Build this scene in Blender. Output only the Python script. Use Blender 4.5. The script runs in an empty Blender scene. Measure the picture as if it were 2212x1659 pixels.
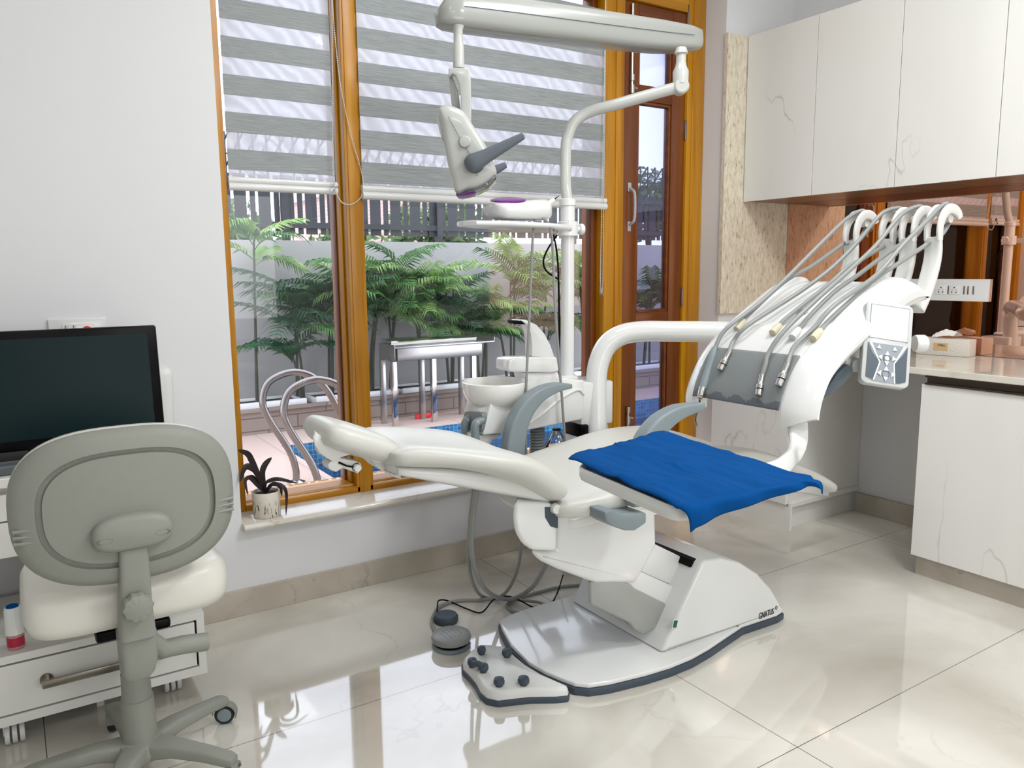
import bpy, bmesh, math, random
from mathutils import Vector, Matrix, noise
PI = math.pi
sc = bpy.context.scene
COL = sc.collection
random.seed(7)

# ------------------------------------------------------------------ camera
YAW, PITCH, ROLL, FPX = 5.72852328e-01, 1.44088309e-01, -9.39510644e-03, 1686.5
CAM = Vector((0, 0, 1.3))
_fw = Vector((math.sin(YAW)*math.cos(PITCH), math.cos(YAW)*math.cos(PITCH), -math.sin(PITCH)))
_r = Vector((math.cos(YAW), -math.sin(YAW), 0))
_u = _r.cross(_fw)
_r2 = _r*math.cos(ROLL)+_u*math.sin(ROLL)
_u2 = -_r*math.sin(ROLL)+_u*math.cos(ROLL)
cam_d = bpy.data.cameras.new('camera')
cam = bpy.data.objects.new('camera', cam_d)
COL.objects.link(cam)
cam.matrix_world = Matrix(((_r2.x, _u2.x, -_fw.x, CAM.x), (_r2.y, _u2.y, -_fw.y, CAM.y), (_r2.z, _u2.z, -_fw.z, CAM.z), (0, 0, 0, 1)))
cam_d.sensor_width = 36
cam_d.lens = FPX/2212*36
cam_d.clip_start = 0.05
cam_d.clip_end = 200
sc.camera = cam


def A(px, py, X=None, Y=None, Z=None, D=None):
    """a measured point of the photograph as a point in the room, on the plane X=, Y=, Z= or at distance D"""
    d = _fw*FPX+_r2*(px-1106)-_u2*(py-829.5)
    if D is not None:
        return CAM+d*(D/FPX)
    if X is not None:
        return CAM+d*((X-CAM.x)/d.x)
    if Y is not None:
        return CAM+d*((Y-CAM.y)/d.y)
    return CAM+d*((Z-CAM.z)/d.z)


# ------------------------------------------------------------------ world, lights, exposure
sc.view_settings.view_transform = 'Standard'
sc.view_settings.look = 'None'
sc.view_settings.gamma = 1
sc.view_settings.exposure = 0.13
sc.view_settings.use_curve_mapping = False
w = bpy.data.worlds.new('overcast_sky')
sc.world = w
w.use_nodes = True
bg = w.node_tree.nodes['Background']
bg.inputs[0].default_value = (0.86, 0.88, 1.0, 1)
bg.inputs[1].default_value = 3.5


def area(name, loc, sx, sy, power, color=(0.97, 0.985, 1.0), rot=(0, 0, 0)):
    l = bpy.data.lights.new(name, 'AREA')
    l.shape = 'RECTANGLE'
    l.size = sx
    l.size_y = sy
    l.energy = power
    l.color = color
    o = bpy.data.objects.new(name, l)
    COL.objects.link(o)
    o.location = loc
    o.rotation_euler = rot
    return o


CEIL = 3.05
for _x, _y, _p in ((0.1, 0.4, 6), (2.2, 0.6, 32), (0.1, -1.3, 7), (2.0, -0.9, 24), (1.5, 2.0, 11)):
    area('ceiling_light', (_x, _y, CEIL-0.03), 0.5, 0.5, _p)
_pl = bpy.data.lights.new('upper_wall_fill', 'POINT')  # added point light, brightens the wall above the cabinets
_pl.energy = 9
_pl.shadow_soft_size = 0.08
_pl.color = (0.97, 0.985, 1.0)
_po = bpy.data.objects.new('upper_wall_fill', _pl)
COL.objects.link(_po)
_po.location = (2.3, 1.5, 2.85)
area('rear_fill_light', (1.3, -2.56, 1.55), 2.6, 1.5, 38, (0.97, 0.985, 1.0), (PI/2, 0, 0))  # unseen fill panel added behind the camera to lift the shaded parts

# ------------------------------------------------------------------ materials


def srgb(h):
    v = [int(h[i:i+2], 16)/255 for i in (0, 2, 4)]
    return tuple(c/12.92 if c <= 0.04045 else ((c+0.055)/1.055)**2.4 for c in v)+(1,)


def mk(name):
    m = bpy.data.materials.new(name)
    m.use_nodes = True
    return m, m.node_tree.nodes, m.node_tree.links, m.node_tree.nodes['Principled BSDF']


def mat(name, hexc, rough=0.5, metal=0.0, bump=0.0, bscale=60, var=0.0, vscale=4, coat=0.0, trans=0.0, ior=1.45, sub=0.0):
    m, n, l, b = mk(name)
    c = srgb(hexc)
    b.inputs['Base Color'].default_value = c
    b.inputs['Roughness'].default_value = rough
    b.inputs['Metallic'].default_value = metal
    b.inputs['Coat Weight'].default_value = coat
    b.inputs['Transmission Weight'].default_value = trans
    b.inputs['IOR'].default_value = ior
    tc = n.new('ShaderNodeTexCoord')
    if var:
        nz = n.new('ShaderNodeTexNoise')
        nz.inputs['Scale'].default_value = vscale
        nz.inputs['Detail'].default_value = 4
        l.new(tc.outputs['Object'], nz.inputs['Vector'])
        mx = n.new('ShaderNodeMix')
        mx.data_type = 'RGBA'
        mx.inputs[6].default_value = tuple(v*(1-var) for v in c[:3])+(1,)
        mx.inputs[7].default_value = tuple(min(1, v*(1+var)) for v in c[:3])+(1,)
        l.new(nz.outputs['Fac'], mx.inputs[0])
        l.new(mx.outputs[2], b.inputs['Base Color'])
    if bump:
        nb = n.new('ShaderNodeTexNoise')
        nb.inputs['Scale'].default_value = bscale
        nb.inputs['Detail'].default_value = 3
        l.new(tc.outputs['Object'], nb.inputs['Vector'])
        bp = n.new('ShaderNodeBump')
        bp.inputs['Strength'].default_value = bump
        bp.inputs['Distance'].default_value = 0.004
        l.new(nb.outputs['Fac'], bp.inputs['Height'])
        l.new(bp.outputs[0], b.inputs['Normal'])
    return m


def ramp(n, stops, interp='LINEAR'):
    r = n.new('ShaderNodeValToRGB')
    r.color_ramp.interpolation = interp
    e = r.color_ramp.elements
    while len(e) < len(stops):
        e.new(0.5)
    for i, (p, c) in enumerate(stops):
        e[i].position = p
        e[i].color = c if len(c) == 4 else tuple(c)+(1,)
    return r


def mapping(n, l, scale=(1, 1, 1), rot=(0, 0, 0), loc=(0, 0, 0)):
    tc = n.new('ShaderNodeTexCoord')
    mp = n.new('ShaderNodeMapping')
    mp.inputs['Scale'].default_value = scale
    mp.inputs['Rotation'].default_value = rot
    mp.inputs['Location'].default_value = loc
    l.new(tc.outputs['Object'], mp.inputs['Vector'])
    return mp


def mixc(n, l, fac, a, b, mode='MIX'):
    mx = n.new('ShaderNodeMix')
    mx.data_type = 'RGBA'
    mx.blend_type = mode
    for sock, v in ((mx.inputs[0], fac), (mx.inputs[6], a), (mx.inputs[7], b)):
        if hasattr(v, 'is_output'):
            l.new(v, sock)
        else:
            sock.default_value = v
    return mx.outputs[2]


def marble(name, base, vein, cloud, rough, scale=1.0, vw=0.02, vstr=0.6, stretch=(1, 1, 1)):
    m, n, l, b = mk(name)
    mp = mapping(n, l, (scale*stretch[0], scale*stretch[1], scale*stretch[2]))
    nz = n.new('ShaderNodeTexNoise')
    nz.inputs['Scale'].default_value = 1.6
    nz.inputs['Detail'].default_value = 6
    nz.inputs['Distortion'].default_value = 0.6
    l.new(mp.outputs[0], nz.inputs['Vector'])
    r1 = ramp(n, [(0.3, srgb(cloud)), (0.62, srgb(base))])
    l.new(nz.outputs['Fac'], r1.inputs[0])
    # veins: thin iso-lines of a distorted noise, broken by a second one
    n2 = n.new('ShaderNodeTexNoise')
    n2.inputs['Scale'].default_value = 1.3
    n2.inputs['Detail'].default_value = 5
    n2.inputs['Roughness'].default_value = 0.55
    n2.inputs['Distortion'].default_value = 0.3
    l.new(mp.outputs[0], n2.inputs['Vector'])
    r2 = ramp(n, [(0.5-vw, (0, 0, 0)), (0.5, (1, 1, 1)), (0.5+vw, (0, 0, 0))])
    l.new(n2.outputs['Fac'], r2.inputs[0])
    n3 = n.new('ShaderNodeTexNoise')
    n3.inputs['Scale'].default_value = 3.1
    l.new(mp.outputs[0], n3.inputs['Vector'])
    r3 = ramp(n, [(0.46, (0, 0, 0)), (0.62, (vstr, vstr, vstr))])
    l.new(n3.outputs['Fac'], r3.inputs[0])
    mm = n.new('ShaderNodeMath')
    mm.operation = 'MULTIPLY'
    l.new(r2.outputs[0], mm.inputs[0])
    l.new(r3.outputs[0], mm.inputs[1])
    col = mixc(n, l, mm.outputs[0], r1.outputs[0], srgb(vein))
    l.new(col, b.inputs['Base Color'])
    b.inputs['Roughness'].default_value = rough
    return m, n, l, b, col


def floor_mat():
    m, n, l, b, col = marble('polished_floor_tile', 'E2DED4', 'AAA296', 'B9B3A6', 0.045, 0.8, 0.005, 0.3)
    tc = n.new('ShaderNodeTexCoord')
    sp = n.new('ShaderNodeSeparateXYZ')
    l.new(tc.outputs['Object'], sp.inputs[0])

    def line(sock, period, off):
        a = n.new('ShaderNodeMath'); a.operation = 'ADD'; a.inputs[1].default_value = -off+period*20+period/2
        l.new(sock, a.inputs[0])
        c = n.new('ShaderNodeMath'); c.operation = 'MODULO'; c.inputs[1].default_value = period
        l.new(a.outputs[0], c.inputs[0])
        d = n.new('ShaderNodeMath'); d.operation = 'SUBTRACT'; d.inputs[1].default_value = period/2
        l.new(c.outputs[0], d.inputs[0])
        e = n.new('ShaderNodeMath'); e.operation = 'ABSOLUTE'
        l.new(d.outputs[0], e.inputs[0])
        f = n.new('ShaderNodeMath'); f.operation = 'LESS_THAN'; f.inputs[1].default_value = 0.0013
        l.new(e.outputs[0], f.inputs[0])
        return f.outputs[0]
    mx = n.new('ShaderNodeMath')
    mx.operation = 'MAXIMUM'
    l.new(line(sp.outputs[0], 1.73, 1.72), mx.inputs[0])
    l.new(line(sp.outputs[1], 0.865, 1.24), mx.inputs[1])
    out = mixc(n, l, mx.outputs[0], col, srgb('6E6659'))
    l.new(out, b.inputs['Base Color'])
    b.inputs['IOR'].default_value = 2.1
    return m


def wood(name, c1, c2, rough=0.35, axis='Z'):
    m, n, l, b = mk(name)
    st = {'Z': (14, 14, 0.7), 'X': (0.7, 14, 14)}[axis]
    mp = mapping(n, l, st)
    nz = n.new('ShaderNodeTexNoise')
    nz.inputs['Scale'].default_value = 1.6
    nz.inputs['Detail'].default_value = 8
    nz.inputs['Roughness'].default_value = 0.6
    nz.inputs['Distortion'].default_value = 0.4
    l.new(mp.outputs[0], nz.inputs['Vector'])
    r = ramp(n, [(0.3, srgb(c1)), (0.7, srgb(c2))])
    l.new(nz.outputs['Fac'], r.inputs[0])
    l.new(r.outputs[0], b.inputs['Base Color'])
    b.inputs['Roughness'].default_value = rough
    b.inputs['Coat Weight'].default_value = 0.08
    b.inputs['Coat Roughness'].default_value = 0.2
    return m


def mosaic():
    m, n, l, b = mk('blue_pool_mosaic')
    tc = n.new('ShaderNodeTexCoord')
    vm = n.new('ShaderNodeVectorMath')
    vm.operation = 'SCALE'
    vm.inputs['Scale'].default_value = 1/0.042
    l.new(tc.outputs['Object'], vm.inputs[0])
    fr = n.new('ShaderNodeVectorMath'); fr.operation = 'FRACTION'
    fl = n.new('ShaderNodeVectorMath'); fl.operation = 'FLOOR'
    off = n.new('ShaderNodeVectorMath'); off.operation = 'ADD'; off.inputs[1].default_value = (0.31, 0.37, 0.29)
    l.new(vm.outputs[0], off.inputs[0])
    l.new(off.outputs[0], fr.inputs[0])
    l.new(off.outputs[0], fl.inputs[0])
    sp = n.new('ShaderNodeSeparateXYZ')
    l.new(fr.outputs[0], sp.inputs[0])
    wn = n.new('ShaderNodeTexWhiteNoise')
    l.new(fl.outputs[0], wn.inputs['Vector'])
    r = ramp(n, [(0, srgb('135A88')), (0.5, srgb('1E6D9C')), (1, srgb('3B88B0'))])
    l.new(wn.outputs[0], r.inputs[0])
    # joints on the two axes lying in the face: pick by normal
    ge = n.new('ShaderNodeNewGeometry')
    ab = n.new('ShaderNodeVectorMath'); ab.operation = 'ABSOLUTE'
    l.new(ge.outputs['Normal'], ab.inputs[0])
    ns = n.new('ShaderNodeSeparateXYZ')
    l.new(ab.outputs[0], ns.inputs[0])
    acc = None
    for i in range(3):
        lt = n.new('ShaderNodeMath'); lt.operation = 'LESS_THAN'; lt.inputs[1].default_value = 0.1
        l.new(sp.outputs[i], lt.inputs[0])
        nn = n.new('ShaderNodeMath'); nn.operation = 'LESS_THAN'; nn.inputs[1].default_value = 0.5
        l.new(ns.outputs[i], nn.inputs[0])
        mu = n.new('ShaderNodeMath'); mu.operation = 'MULTIPLY'
        l.new(lt.outputs[0], mu.inputs[0]); l.new(nn.outputs[0], mu.inputs[1])
        if acc is None:
            acc = mu.outputs[0]
        else:
            mx = n.new('ShaderNodeMath'); mx.operation = 'MAXIMUM'
            l.new(acc, mx.inputs[0]); l.new(mu.outputs[0], mx.inputs[1]); acc = mx.outputs[0]
    l.new(mixc(n, l, acc, r.outputs[0], srgb('7FA9C0')), b.inputs['Base Color'])
    b.inputs['Roughness'].default_value = 0.2
    return m


def thin_glass(name, tint=(1, 1, 1, 1), refl=0.07):
    m, n, l, b = mk(name)
    n.remove(b)
    tr = n.new('ShaderNodeBsdfTransparent'); tr.inputs[0].default_value = tint
    gl = n.new('ShaderNodeBsdfGlossy'); gl.inputs['Roughness'].default_value = 0.02
    mx = n.new('ShaderNodeMixShader')
    lw = n.new('ShaderNodeFresnel'); lw.inputs[0].default_value = 1.4
    sc_ = n.new('ShaderNodeMath'); sc_.operation = 'MULTIPLY_ADD'; sc_.inputs[1].default_value = 1.0; sc_.inputs[2].default_value = refl-0.03
    l.new(lw.outputs[0], sc_.inputs[0])
    l.new(sc_.outputs[0], mx.inputs[0]); l.new(tr.outputs[0], mx.inputs[1]); l.new(gl.outputs[0], mx.inputs[2])
    l.new(mx.outputs[0], n['Material Output'].inputs[0])
    return m


def sheer_mat():
    m, n, l, b = mk('sheer_blind_mesh')
    n.remove(b)
    mp = mapping(n, l, (1, 1, 1))
    wv = n.new('ShaderNodeTexWave')
    wv.inputs['Scale'].default_value = 9
    wv.inputs['Distortion'].default_value = 6
    wv.inputs['Detail'].default_value = 1.5
    wv.inputs['Detail Scale'].default_value = 1.2
    wv.bands_direction = 'DIAGONAL'
    l.new(mp.outputs[0], wv.inputs['Vector'])
    r = ramp(n, [(0, (0.66, 0.66, 0.66)), (1, (0.79, 0.79, 0.79))])
    l.new(wv.outputs['Fac'], r.inputs[0])
    tr = n.new('ShaderNodeBsdfTransparent')
    tl = n.new('ShaderNodeBsdfTranslucent'); tl.inputs[0].default_value = (0.72, 0.72, 0.78, 1)
    df = n.new('ShaderNodeBsdfDiffuse'); df.inputs[0].default_value = (0.85, 0.85, 0.9, 1)
    m1 = n.new('ShaderNodeMixShader'); m1.inputs[0].default_value = 0.45
    l.new(tl.outputs[0], m1.inputs[1]); l.new(df.outputs[0], m1.inputs[2])
    m2 = n.new('ShaderNodeMixShader')
    l.new(r.outputs[0], m2.inputs[0]); l.new(tr.outputs[0], m2.inputs[1]); l.new(m1.outputs[0], m2.inputs[2])
    l.new(m2.outputs[0], n['Material Output'].inputs[0])
    return m


def streak_mat(name, c1, c2, stretch, rough=0.9, transl=0.0):
    m, n, l, b = mk(name)
    mp = mapping(n, l, stretch)
    nz = n.new('ShaderNodeTexNoise')
    nz.inputs['Scale'].default_value = 1
    nz.inputs['Detail'].default_value = 5
    nz.inputs['Roughness'].default_value = 0.7
    l.new(mp.outputs[0], nz.inputs['Vector'])
    r = ramp(n, [(0.35, srgb(c1)), (0.68, srgb(c2))])
    l.new(nz.outputs['Fac'], r.inputs[0])
    l.new(r.outputs[0], b.inputs['Base Color'])
    b.inputs['Roughness'].default_value = rough
    if transl:
        tl = n.new('ShaderNodeBsdfTranslucent')
        l.new(r.outputs[0], tl.inputs[0])
        mx = n.new('ShaderNodeMixShader'); mx.inputs[0].default_value = transl
        l.new(b.outputs[0], mx.inputs[1]); l.new(tl.outputs[0], mx.inputs[2])
        l.new(mx.outputs[0], n['Material Output'].inputs[0])
    return m


def travertine():
    m, n, l, b = mk('streaky_stone_cladding')
    mp = mapping(n, l, (30, 30, 9))
    v = n.new('ShaderNodeTexNoise'); v.inputs['Scale'].default_value = 3; v.inputs['Detail'].default_value = 4; v.inputs['Roughness'].default_value = .6
    l.new(mp.outputs[0], v.inputs['Vector'])
    r = ramp(n, [(0.30, srgb('9A8C74')), (0.38, srgb('CCC0A8')), (0.62, srgb('E2D9C6'))])
    l.new(v.outputs['Fac'], r.inputs[0])
    l.new(r.outputs[0], b.inputs['Base Color'])
    bp = n.new('ShaderNodeBump'); bp.inputs['Strength'].default_value = 0.6; bp.inputs['Distance'].default_value = 0.004
    l.new(v.outputs['Fac'], bp.inputs['Height']); l.new(bp.outputs[0], b.inputs['Normal'])
    b.inputs['Roughness'].default_value = 0.8
    return m


def brick_mat(name, c1, c2, mortar, sx, sz):
    m, n, l, b = mk(name)
    tc = n.new('ShaderNodeTexCoord')
    sp = n.new('ShaderNodeSeparateXYZ'); cb = n.new('ShaderNodeCombineXYZ')
    l.new(tc.outputs['Object'], sp.inputs[0])
    l.new(sp.outputs[0], cb.inputs[0]); l.new(sp.outputs[2], cb.inputs[1])
    bt = n.new('ShaderNodeTexBrick')
    bt.inputs['Scale'].default_value = 1
    bt.inputs['Brick Width'].default_value = sx
    bt.inputs['Row Height'].default_value = sz
    bt.inputs['Mortar Size'].default_value = 0.006
    for i, c in enumerate((c1, c2, mortar)):
        bt.inputs[1+i].default_value = srgb(c)
    l.new(cb.outputs[0], bt.inputs['Vector'])
    l.new(bt.outputs[0], b.inputs['Base Color'])
    b.inputs['Roughness'].default_value = 0.85
    return m


def leaf_mat(name, c1, c2):
    m, n, l, b = mk(name)
    mp = mapping(n, l, (3, 3, 3))
    nz = n.new('ShaderNodeTexNoise'); nz.inputs['Scale'].default_value = 2
    l.new(mp.outputs[0], nz.inputs['Vector'])
    r = ramp(n, [(0.35, srgb(c1)), (0.65, srgb(c2))])
    l.new(nz.outputs['Fac'], r.inputs[0])
    l.new(r.outputs[0], b.inputs['Base Color'])
    b.inputs['Roughness'].default_value = 0.45
    tl = n.new('ShaderNodeBsdfTranslucent')
    l.new(r.outputs[0], tl.inputs[0])
    mx = n.new('ShaderNodeMixShader'); mx.inputs[0].default_value = 0.3
    l.new(b.outputs[0], mx.inputs[1]); l.new(tl.outputs[0], mx.inputs[2])
    l.new(mx.outputs[0], n['Material Output'].inputs[0])
    return m


def water_mat():
    m, n, l, b = mk('pool_water')
    n.remove(b)
    tr = n.new('ShaderNodeBsdfTransparent'); tr.inputs[0].default_value = (0.62, 0.85, 0.95, 1)
    gl = n.new('ShaderNodeBsdfGlossy'); gl.inputs['Roughness'].default_value = 0.03
    nz = n.new('ShaderNodeTexNoise'); nz.inputs['Scale'].default_value = 3
    tc = n.new('ShaderNodeTexCoord'); l.new(tc.outputs['Object'], nz.inputs['Vector'])
    bp = n.new('ShaderNodeBump'); bp.inputs['Strength'].default_value = 0.2; bp.inputs['Distance'].default_value = 0.01
    l.new(nz.outputs['Fac'], bp.inputs['Height']); l.new(bp.outputs[0], gl.inputs['Normal'])
    mx = n.new('ShaderNodeMixShader')
    fr = n.new('ShaderNodeFresnel'); fr.inputs[0].default_value = 1.2
    l.new(fr.outputs[0], mx.inputs[0]); l.new(tr.outputs[0], mx.inputs[1]); l.new(gl.outputs[0], mx.inputs[2])
    l.new(mx.outputs[0], n['Material Output'].inputs[0])
    return m


M = dict(
    wall=mat('white_wall_paint', 'DEDEDF', 0.45, bump=0.12, bscale=25, var=0.015, vscale=2),
    ceil=mat('white_ceiling_paint', 'EEEEEC', 0.8),
    floor=floor_mat(),
    tile=marble('beige_skirting_tile', 'B9B0A2', '8E8578', 'A79E8F', 0.15, 2.2)[0],
    sill=marble('cream_marble_sill', 'DDD8CE', 'B5A999', 'CFC8BC', 0.12, 2.5)[0],
    marble=marble('white_marble_laminate', 'E6E5DF', 'B4B1AC', 'DFDED8', 0.22, 0.9, 0.0045, 0.75, (1.3, 1.3, 0.42))[0],
    counter=marble('polished_cream_counter', 'DCD7CC', 'B4AB9E', 'CCC5B8', 0.06, 2.0)[0],
    teak=wood('varnished_yellow_teak',  '9A5E00', 'C88C00'),
    teakx=wood('varnished_yellow_teak_rail', '9A5E00', 'C88C00', axis='X'),
    redwood=wood('dark_red_teak', '5C2802', '7E4206'),
    redwoodx=wood('dark_red_teak_rail', '5C2802', '7E4206', axis='X'),
    pinkwood=wood('pale_bleached_teak', 'B4805E', 'C9977A', axis='X'),
    glass=thin_glass('window_glass', (0.90, 0.92, 0.93, 1), 0.03),
    clear=thin_glass('clear_plastic', (0.93, 0.93, 0.95, 1), 0.12),
    dglass=thin_glass('door_glass', (0.6, 0.62, 0.75, 1), 0.08),
    mirror=None, navy=mat('dark_navy_panel', '0E1430', 0.25),
    band=streak_mat('grey_woven_blind_band', '8A9091', 'B2B7B7', (9, 9, 420), 0.9, 0.07),
    sheer=sheer_mat(),
    white=mat('gloss_white_plastic', 'E0E1DF', 0.16, coat=0.3),
    ivory=mat('satin_ivory_plastic', 'DADAD6', 0.3),
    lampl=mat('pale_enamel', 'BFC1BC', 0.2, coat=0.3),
    vinyl=mat('pale_grey_vinyl_upholstery', 'CFCFC8', 0.34, bump=0.04, bscale=260),
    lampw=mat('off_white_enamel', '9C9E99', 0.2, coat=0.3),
    grey=mat('blue_grey_plastic', '7F8A8E', 0.42, bump=0.05, bscale=300),
    dgrey=mat('dark_slate_rubber', '3F4A55', 0.5),
    panel=mat('grey_silicone_mat', '7C8181', 0.5),
    panel2=mat('dark_silicone_edge', '5E646C', 0.5),
    hose=mat('grey_silicone_hose', '8D8F8C', 0.35),
    beige=mat('beige_strain_relief', 'CFC6AA', 0.4),
    stool=mat('warm_grey_textured_plastic', '8B8D84', 0.5, bump=0.12, bscale=500),
    stoolseat=mat('off_white_leatherette', 'DEDCD2', 0.3),
    caster=mat('black_caster_tyre', '1E2426', 0.5),
    chrome=mat('polished_steel', 'D4D0CC', 0.12, metal=1),
    steel=mat('brushed_steel', 'B8B6B2', 0.28, metal=1),
    ladder=mat('weathered_stainless_tube', '8A8480', 0.2, metal=1),
    satin=mat('satin_nickel', '9A948A', 0.3, metal=1),
    black=mat('black_plastic', '060607', 0.3),
    screen=mat('dark_glass_screen', '0B2022', 0.3),
    blue=mat('blue_surgical_cloth', '00498A', 0.95, bump=0.5, bscale=900, var=0.05, vscale=9),
    purple=mat('purple_lens', '7A1E86', 0.15),
    green=mat('green_rocker', '0F5A48', 0.3),
    red=mat('red_plastic', 'D8202A', 0.35),
    porc=mat('white_porcelain', 'ECEBE6', 0.08, coat=0.5),
    soil=mat('dark_soil', '2B2119', 0.95, bump=1, bscale=80),
    leaf=leaf_mat('palm_leaf', '2A5A2A', '5F9048'),
    leaf2=leaf_mat('pale_palm_leaf', '5E8C46', 'A3C272'),
    leaf3=leaf_mat('dark_palm_leaf', '1A3E28', '3C6B45'),
    purpleleaf=leaf_mat('purple_leaf', '1E1420', '3A2F2E'),
    stem=mat('palm_stem', '3C3E30', 0.7),
    tree=leaf_mat('tree_leaf', '3C5A30', '6C8A4C'),
    mosaic=mosaic(), water=water_mat(),
    deck=brick_mat('pinkish_deck_paving', 'C6B0A5', 'BFA89C', 'A8938A', 0.6, 0.6),
    compound=mat('stained_white_render', 'A8A6A3', 0.9, var=0.10, vscale=1.5),
    blocks=brick_mat('beige_stone_blocks', '8F8176', '84766C', '5E534B', 0.55, 0.12),
    fence=mat('dark_grey_fence_boards', '323337', 0.6, var=0.1),
    lgrey=mat('pale_grey_metal', 'A9A9B0', 0.5),
    pinkwall=brick_mat('pink_brick', 'D8B4AA', 'CFA59B', 'E2CFC8', 0.25, 0.08),
    paleb=mat('pale_building_render', 'D8DCE2', 0.9),
    text=mat('black_lettering', '14161A', 0.4),
    sticker=mat('kraft_sticker', 'C6A877', 0.6),
    brownwood=wood('brown_underside_veneer', '75513A', '8C664B', axis='X'),
    greyp=mat('light_grey_keypad_housing', 'C2C4C2', 0.3),
    keyp=mat('mid_grey_membrane', '8E959C', 0.35),
    keyd=mat('dark_slate_membrane', '4A565F', 0.3),
    bag=mat('white_plastic_bag', 'DADAD8', 0.35, bump=1.0, bscale=14),
    wetgrey=mat('grey_keyboard_cover', '5A6064', 0.2, bump=0.8, bscale=40),
)
_m, _n, _l, _b = mk('bronze_tinted_mirror')
_b.inputs['Base Color'].default_value = (0.80, 0.50, 0.38, 1)
_b.inputs['Metallic'].default_value = 1
_b.inputs['Roughness'].default_value = 0.01
M['mirror'] = _m
M['stone'] = travertine()
for _k in ('screen', 'black', 'blue'):
    M[_k].node_tree.nodes['Principled BSDF'].inputs['Specular IOR Level'].default_value = 0.12

# ------------------------------------------------------------------ mesh helpers


def add_box(bm, x0, x1, y0, y1, z0, z1, bev=0.0, seg=2, mtx=None):
    r = bmesh.ops.create_cube(bm, size=1)
    vs = r['verts']
    for v in vs:
        v.co = Vector(((x0+x1)/2+v.co.x*(x1-x0), (y0+y1)/2+v.co.y*(y1-y0), (z0+z1)/2+v.co.z*(z1-z0)))
    if mtx is not None:
        for v in vs:
            v.co = mtx @ v.co
    if bev:
        es = list({e for v in vs for e in v.link_edges})
        bmesh.ops.bevel(bm, geom=es, offset=bev, segments=seg, profile=0.5, affect='EDGES')
    return bm


def box(*a, **k):
    return add_box(bmesh.new(), *a, **k)


def add_ring_mesh(bm, rings, close=False, caps=True):
    vr = [[bm.verts.new(p) for p in r] for r in rings]
    n = len(rings[0])
    m = len(vr)
    for i in range(m if close else m-1):
        a, b = vr[i], vr[(i+1) % m]
        for j in range(n):
            bm.faces.new((a[j], a[(j+1) % n], b[(j+1) % n], b[j]))
    if caps and not close:
        bm.faces.new(vr[0][::-1])
        bm.faces.new(vr[-1])
    return bm


def catmull(pts, k=8):
    if len(pts) < 3:
        return [Vector(p) for p in pts]
    P = [Vector(p) for p in pts]
    P = [P[0]*2-P[1]]+P+[P[-1]*2-P[-2]]
    out = []
    for i in range(1, len(P)-2):
        for s in range(k):
            t = s/k
            a, b, c, d = P[i-1], P[i], P[i+1], P[i+2]
            out.append(0.5*((2*b)+(c-a)*t+(2*a-5*b+4*c-d)*t*t+(3*b-a-3*c+d)*t**3))
    out.append(P[-2])
    return out


def add_tube(bm, pts, r, n=10, smooth=8, close=False, flat=1.0):
    rs = r if isinstance(r, (list, tuple)) else None
    P = catmull(pts, smooth) if smooth else [Vector(p) for p in pts]
    m = len(P)
    rings = []
    t0 = (P[1]-P[0]).normalized()
    nrm = t0.cross(Vector((0, 0, 1)))
    if nrm.length < 1e-3:
        nrm = t0.cross(Vector((0, 1, 0)))
    nrm.normalize()
    for i in range(m):
        t = (P[min(i+1, m-1)]-P[max(i-1, 0)])
        if t.length < 1e-9:
            t = t0
        t.normalize()
        nrm = (nrm-t*nrm.dot(t))
        nrm.normalize()
        bn = t.cross(nrm)
        if rs:
            f = i/(m-1)*(len(rs)-1)
            a = int(min(f, len(rs)-2))
            rr = rs[a]+(rs[a+1]-rs[a])*(f-a)
        else:
            rr = r
        rings.append([P[i]+nrm*math.cos(2*PI*j/n)*rr*flat+bn*math.sin(2*PI*j/n)*rr for j in range(n)])
    return add_ring_mesh(bm, rings, close)


def tube(pts, r, **k):
    return add_tube(bmesh.new(), pts, r, **k)


def sect(c, ax, ay, a, b, e=2.5, n=28, dish=0.0):
    out = []
    for i in range(n):
        t = 2*PI*i/n
        ct, st = math.cos(t), math.sin(t)
        x = math.copysign(abs(ct)**(2/e), ct)
        y = math.copysign(abs(st)**(2/e), st)
        dz = -dish*(1-x*x) if y > 0 else 0
        out.append(Vector(c)+Vector(ax)*(x*a)+Vector(ay)*(y*b+dz))
    return out


def loft(secs):
    return add_ring_mesh(bmesh.new(), secs)


def add_prism(bm, poly, axis, a0, a1, bev=0.0, seg=2):
    """poly of 2-tuples in the two remaining axes (XZ for Y, XY for Z, YZ for X) extruded a0..a1"""
    def mkv(p, a):
        if axis == 'Y':
            return Vector((p[0], a, p[1]))
        if axis == 'Z':
            return Vector((p[0], p[1], a))
        return Vector((a, p[0], p[1]))
    v0 = [bm.verts.new(mkv(p, a0)) for p in poly]
    v1 = [bm.verts.new(mkv(p, a1)) for p in poly]
    n = len(poly)
    fs = [bm.faces.new(v0), bm.faces.new(v1[::-1])]
    for i in range(n):
        fs.append(bm.faces.new((v0[i], v1[i], v1[(i+1) % n], v0[(i+1) % n])))
    bmesh.ops.recalc_face_normals(bm, faces=fs)
    if bev:
        es = list({e for v in v0+v1 for e in v.link_edges})
        bmesh.ops.bevel(bm, geom=es, offset=bev, segments=seg, profile=0.5, affect='EDGES')
    return bm


def prism(*a, **k):
    return add_prism(bmesh.new(), *a, **k)


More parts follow.
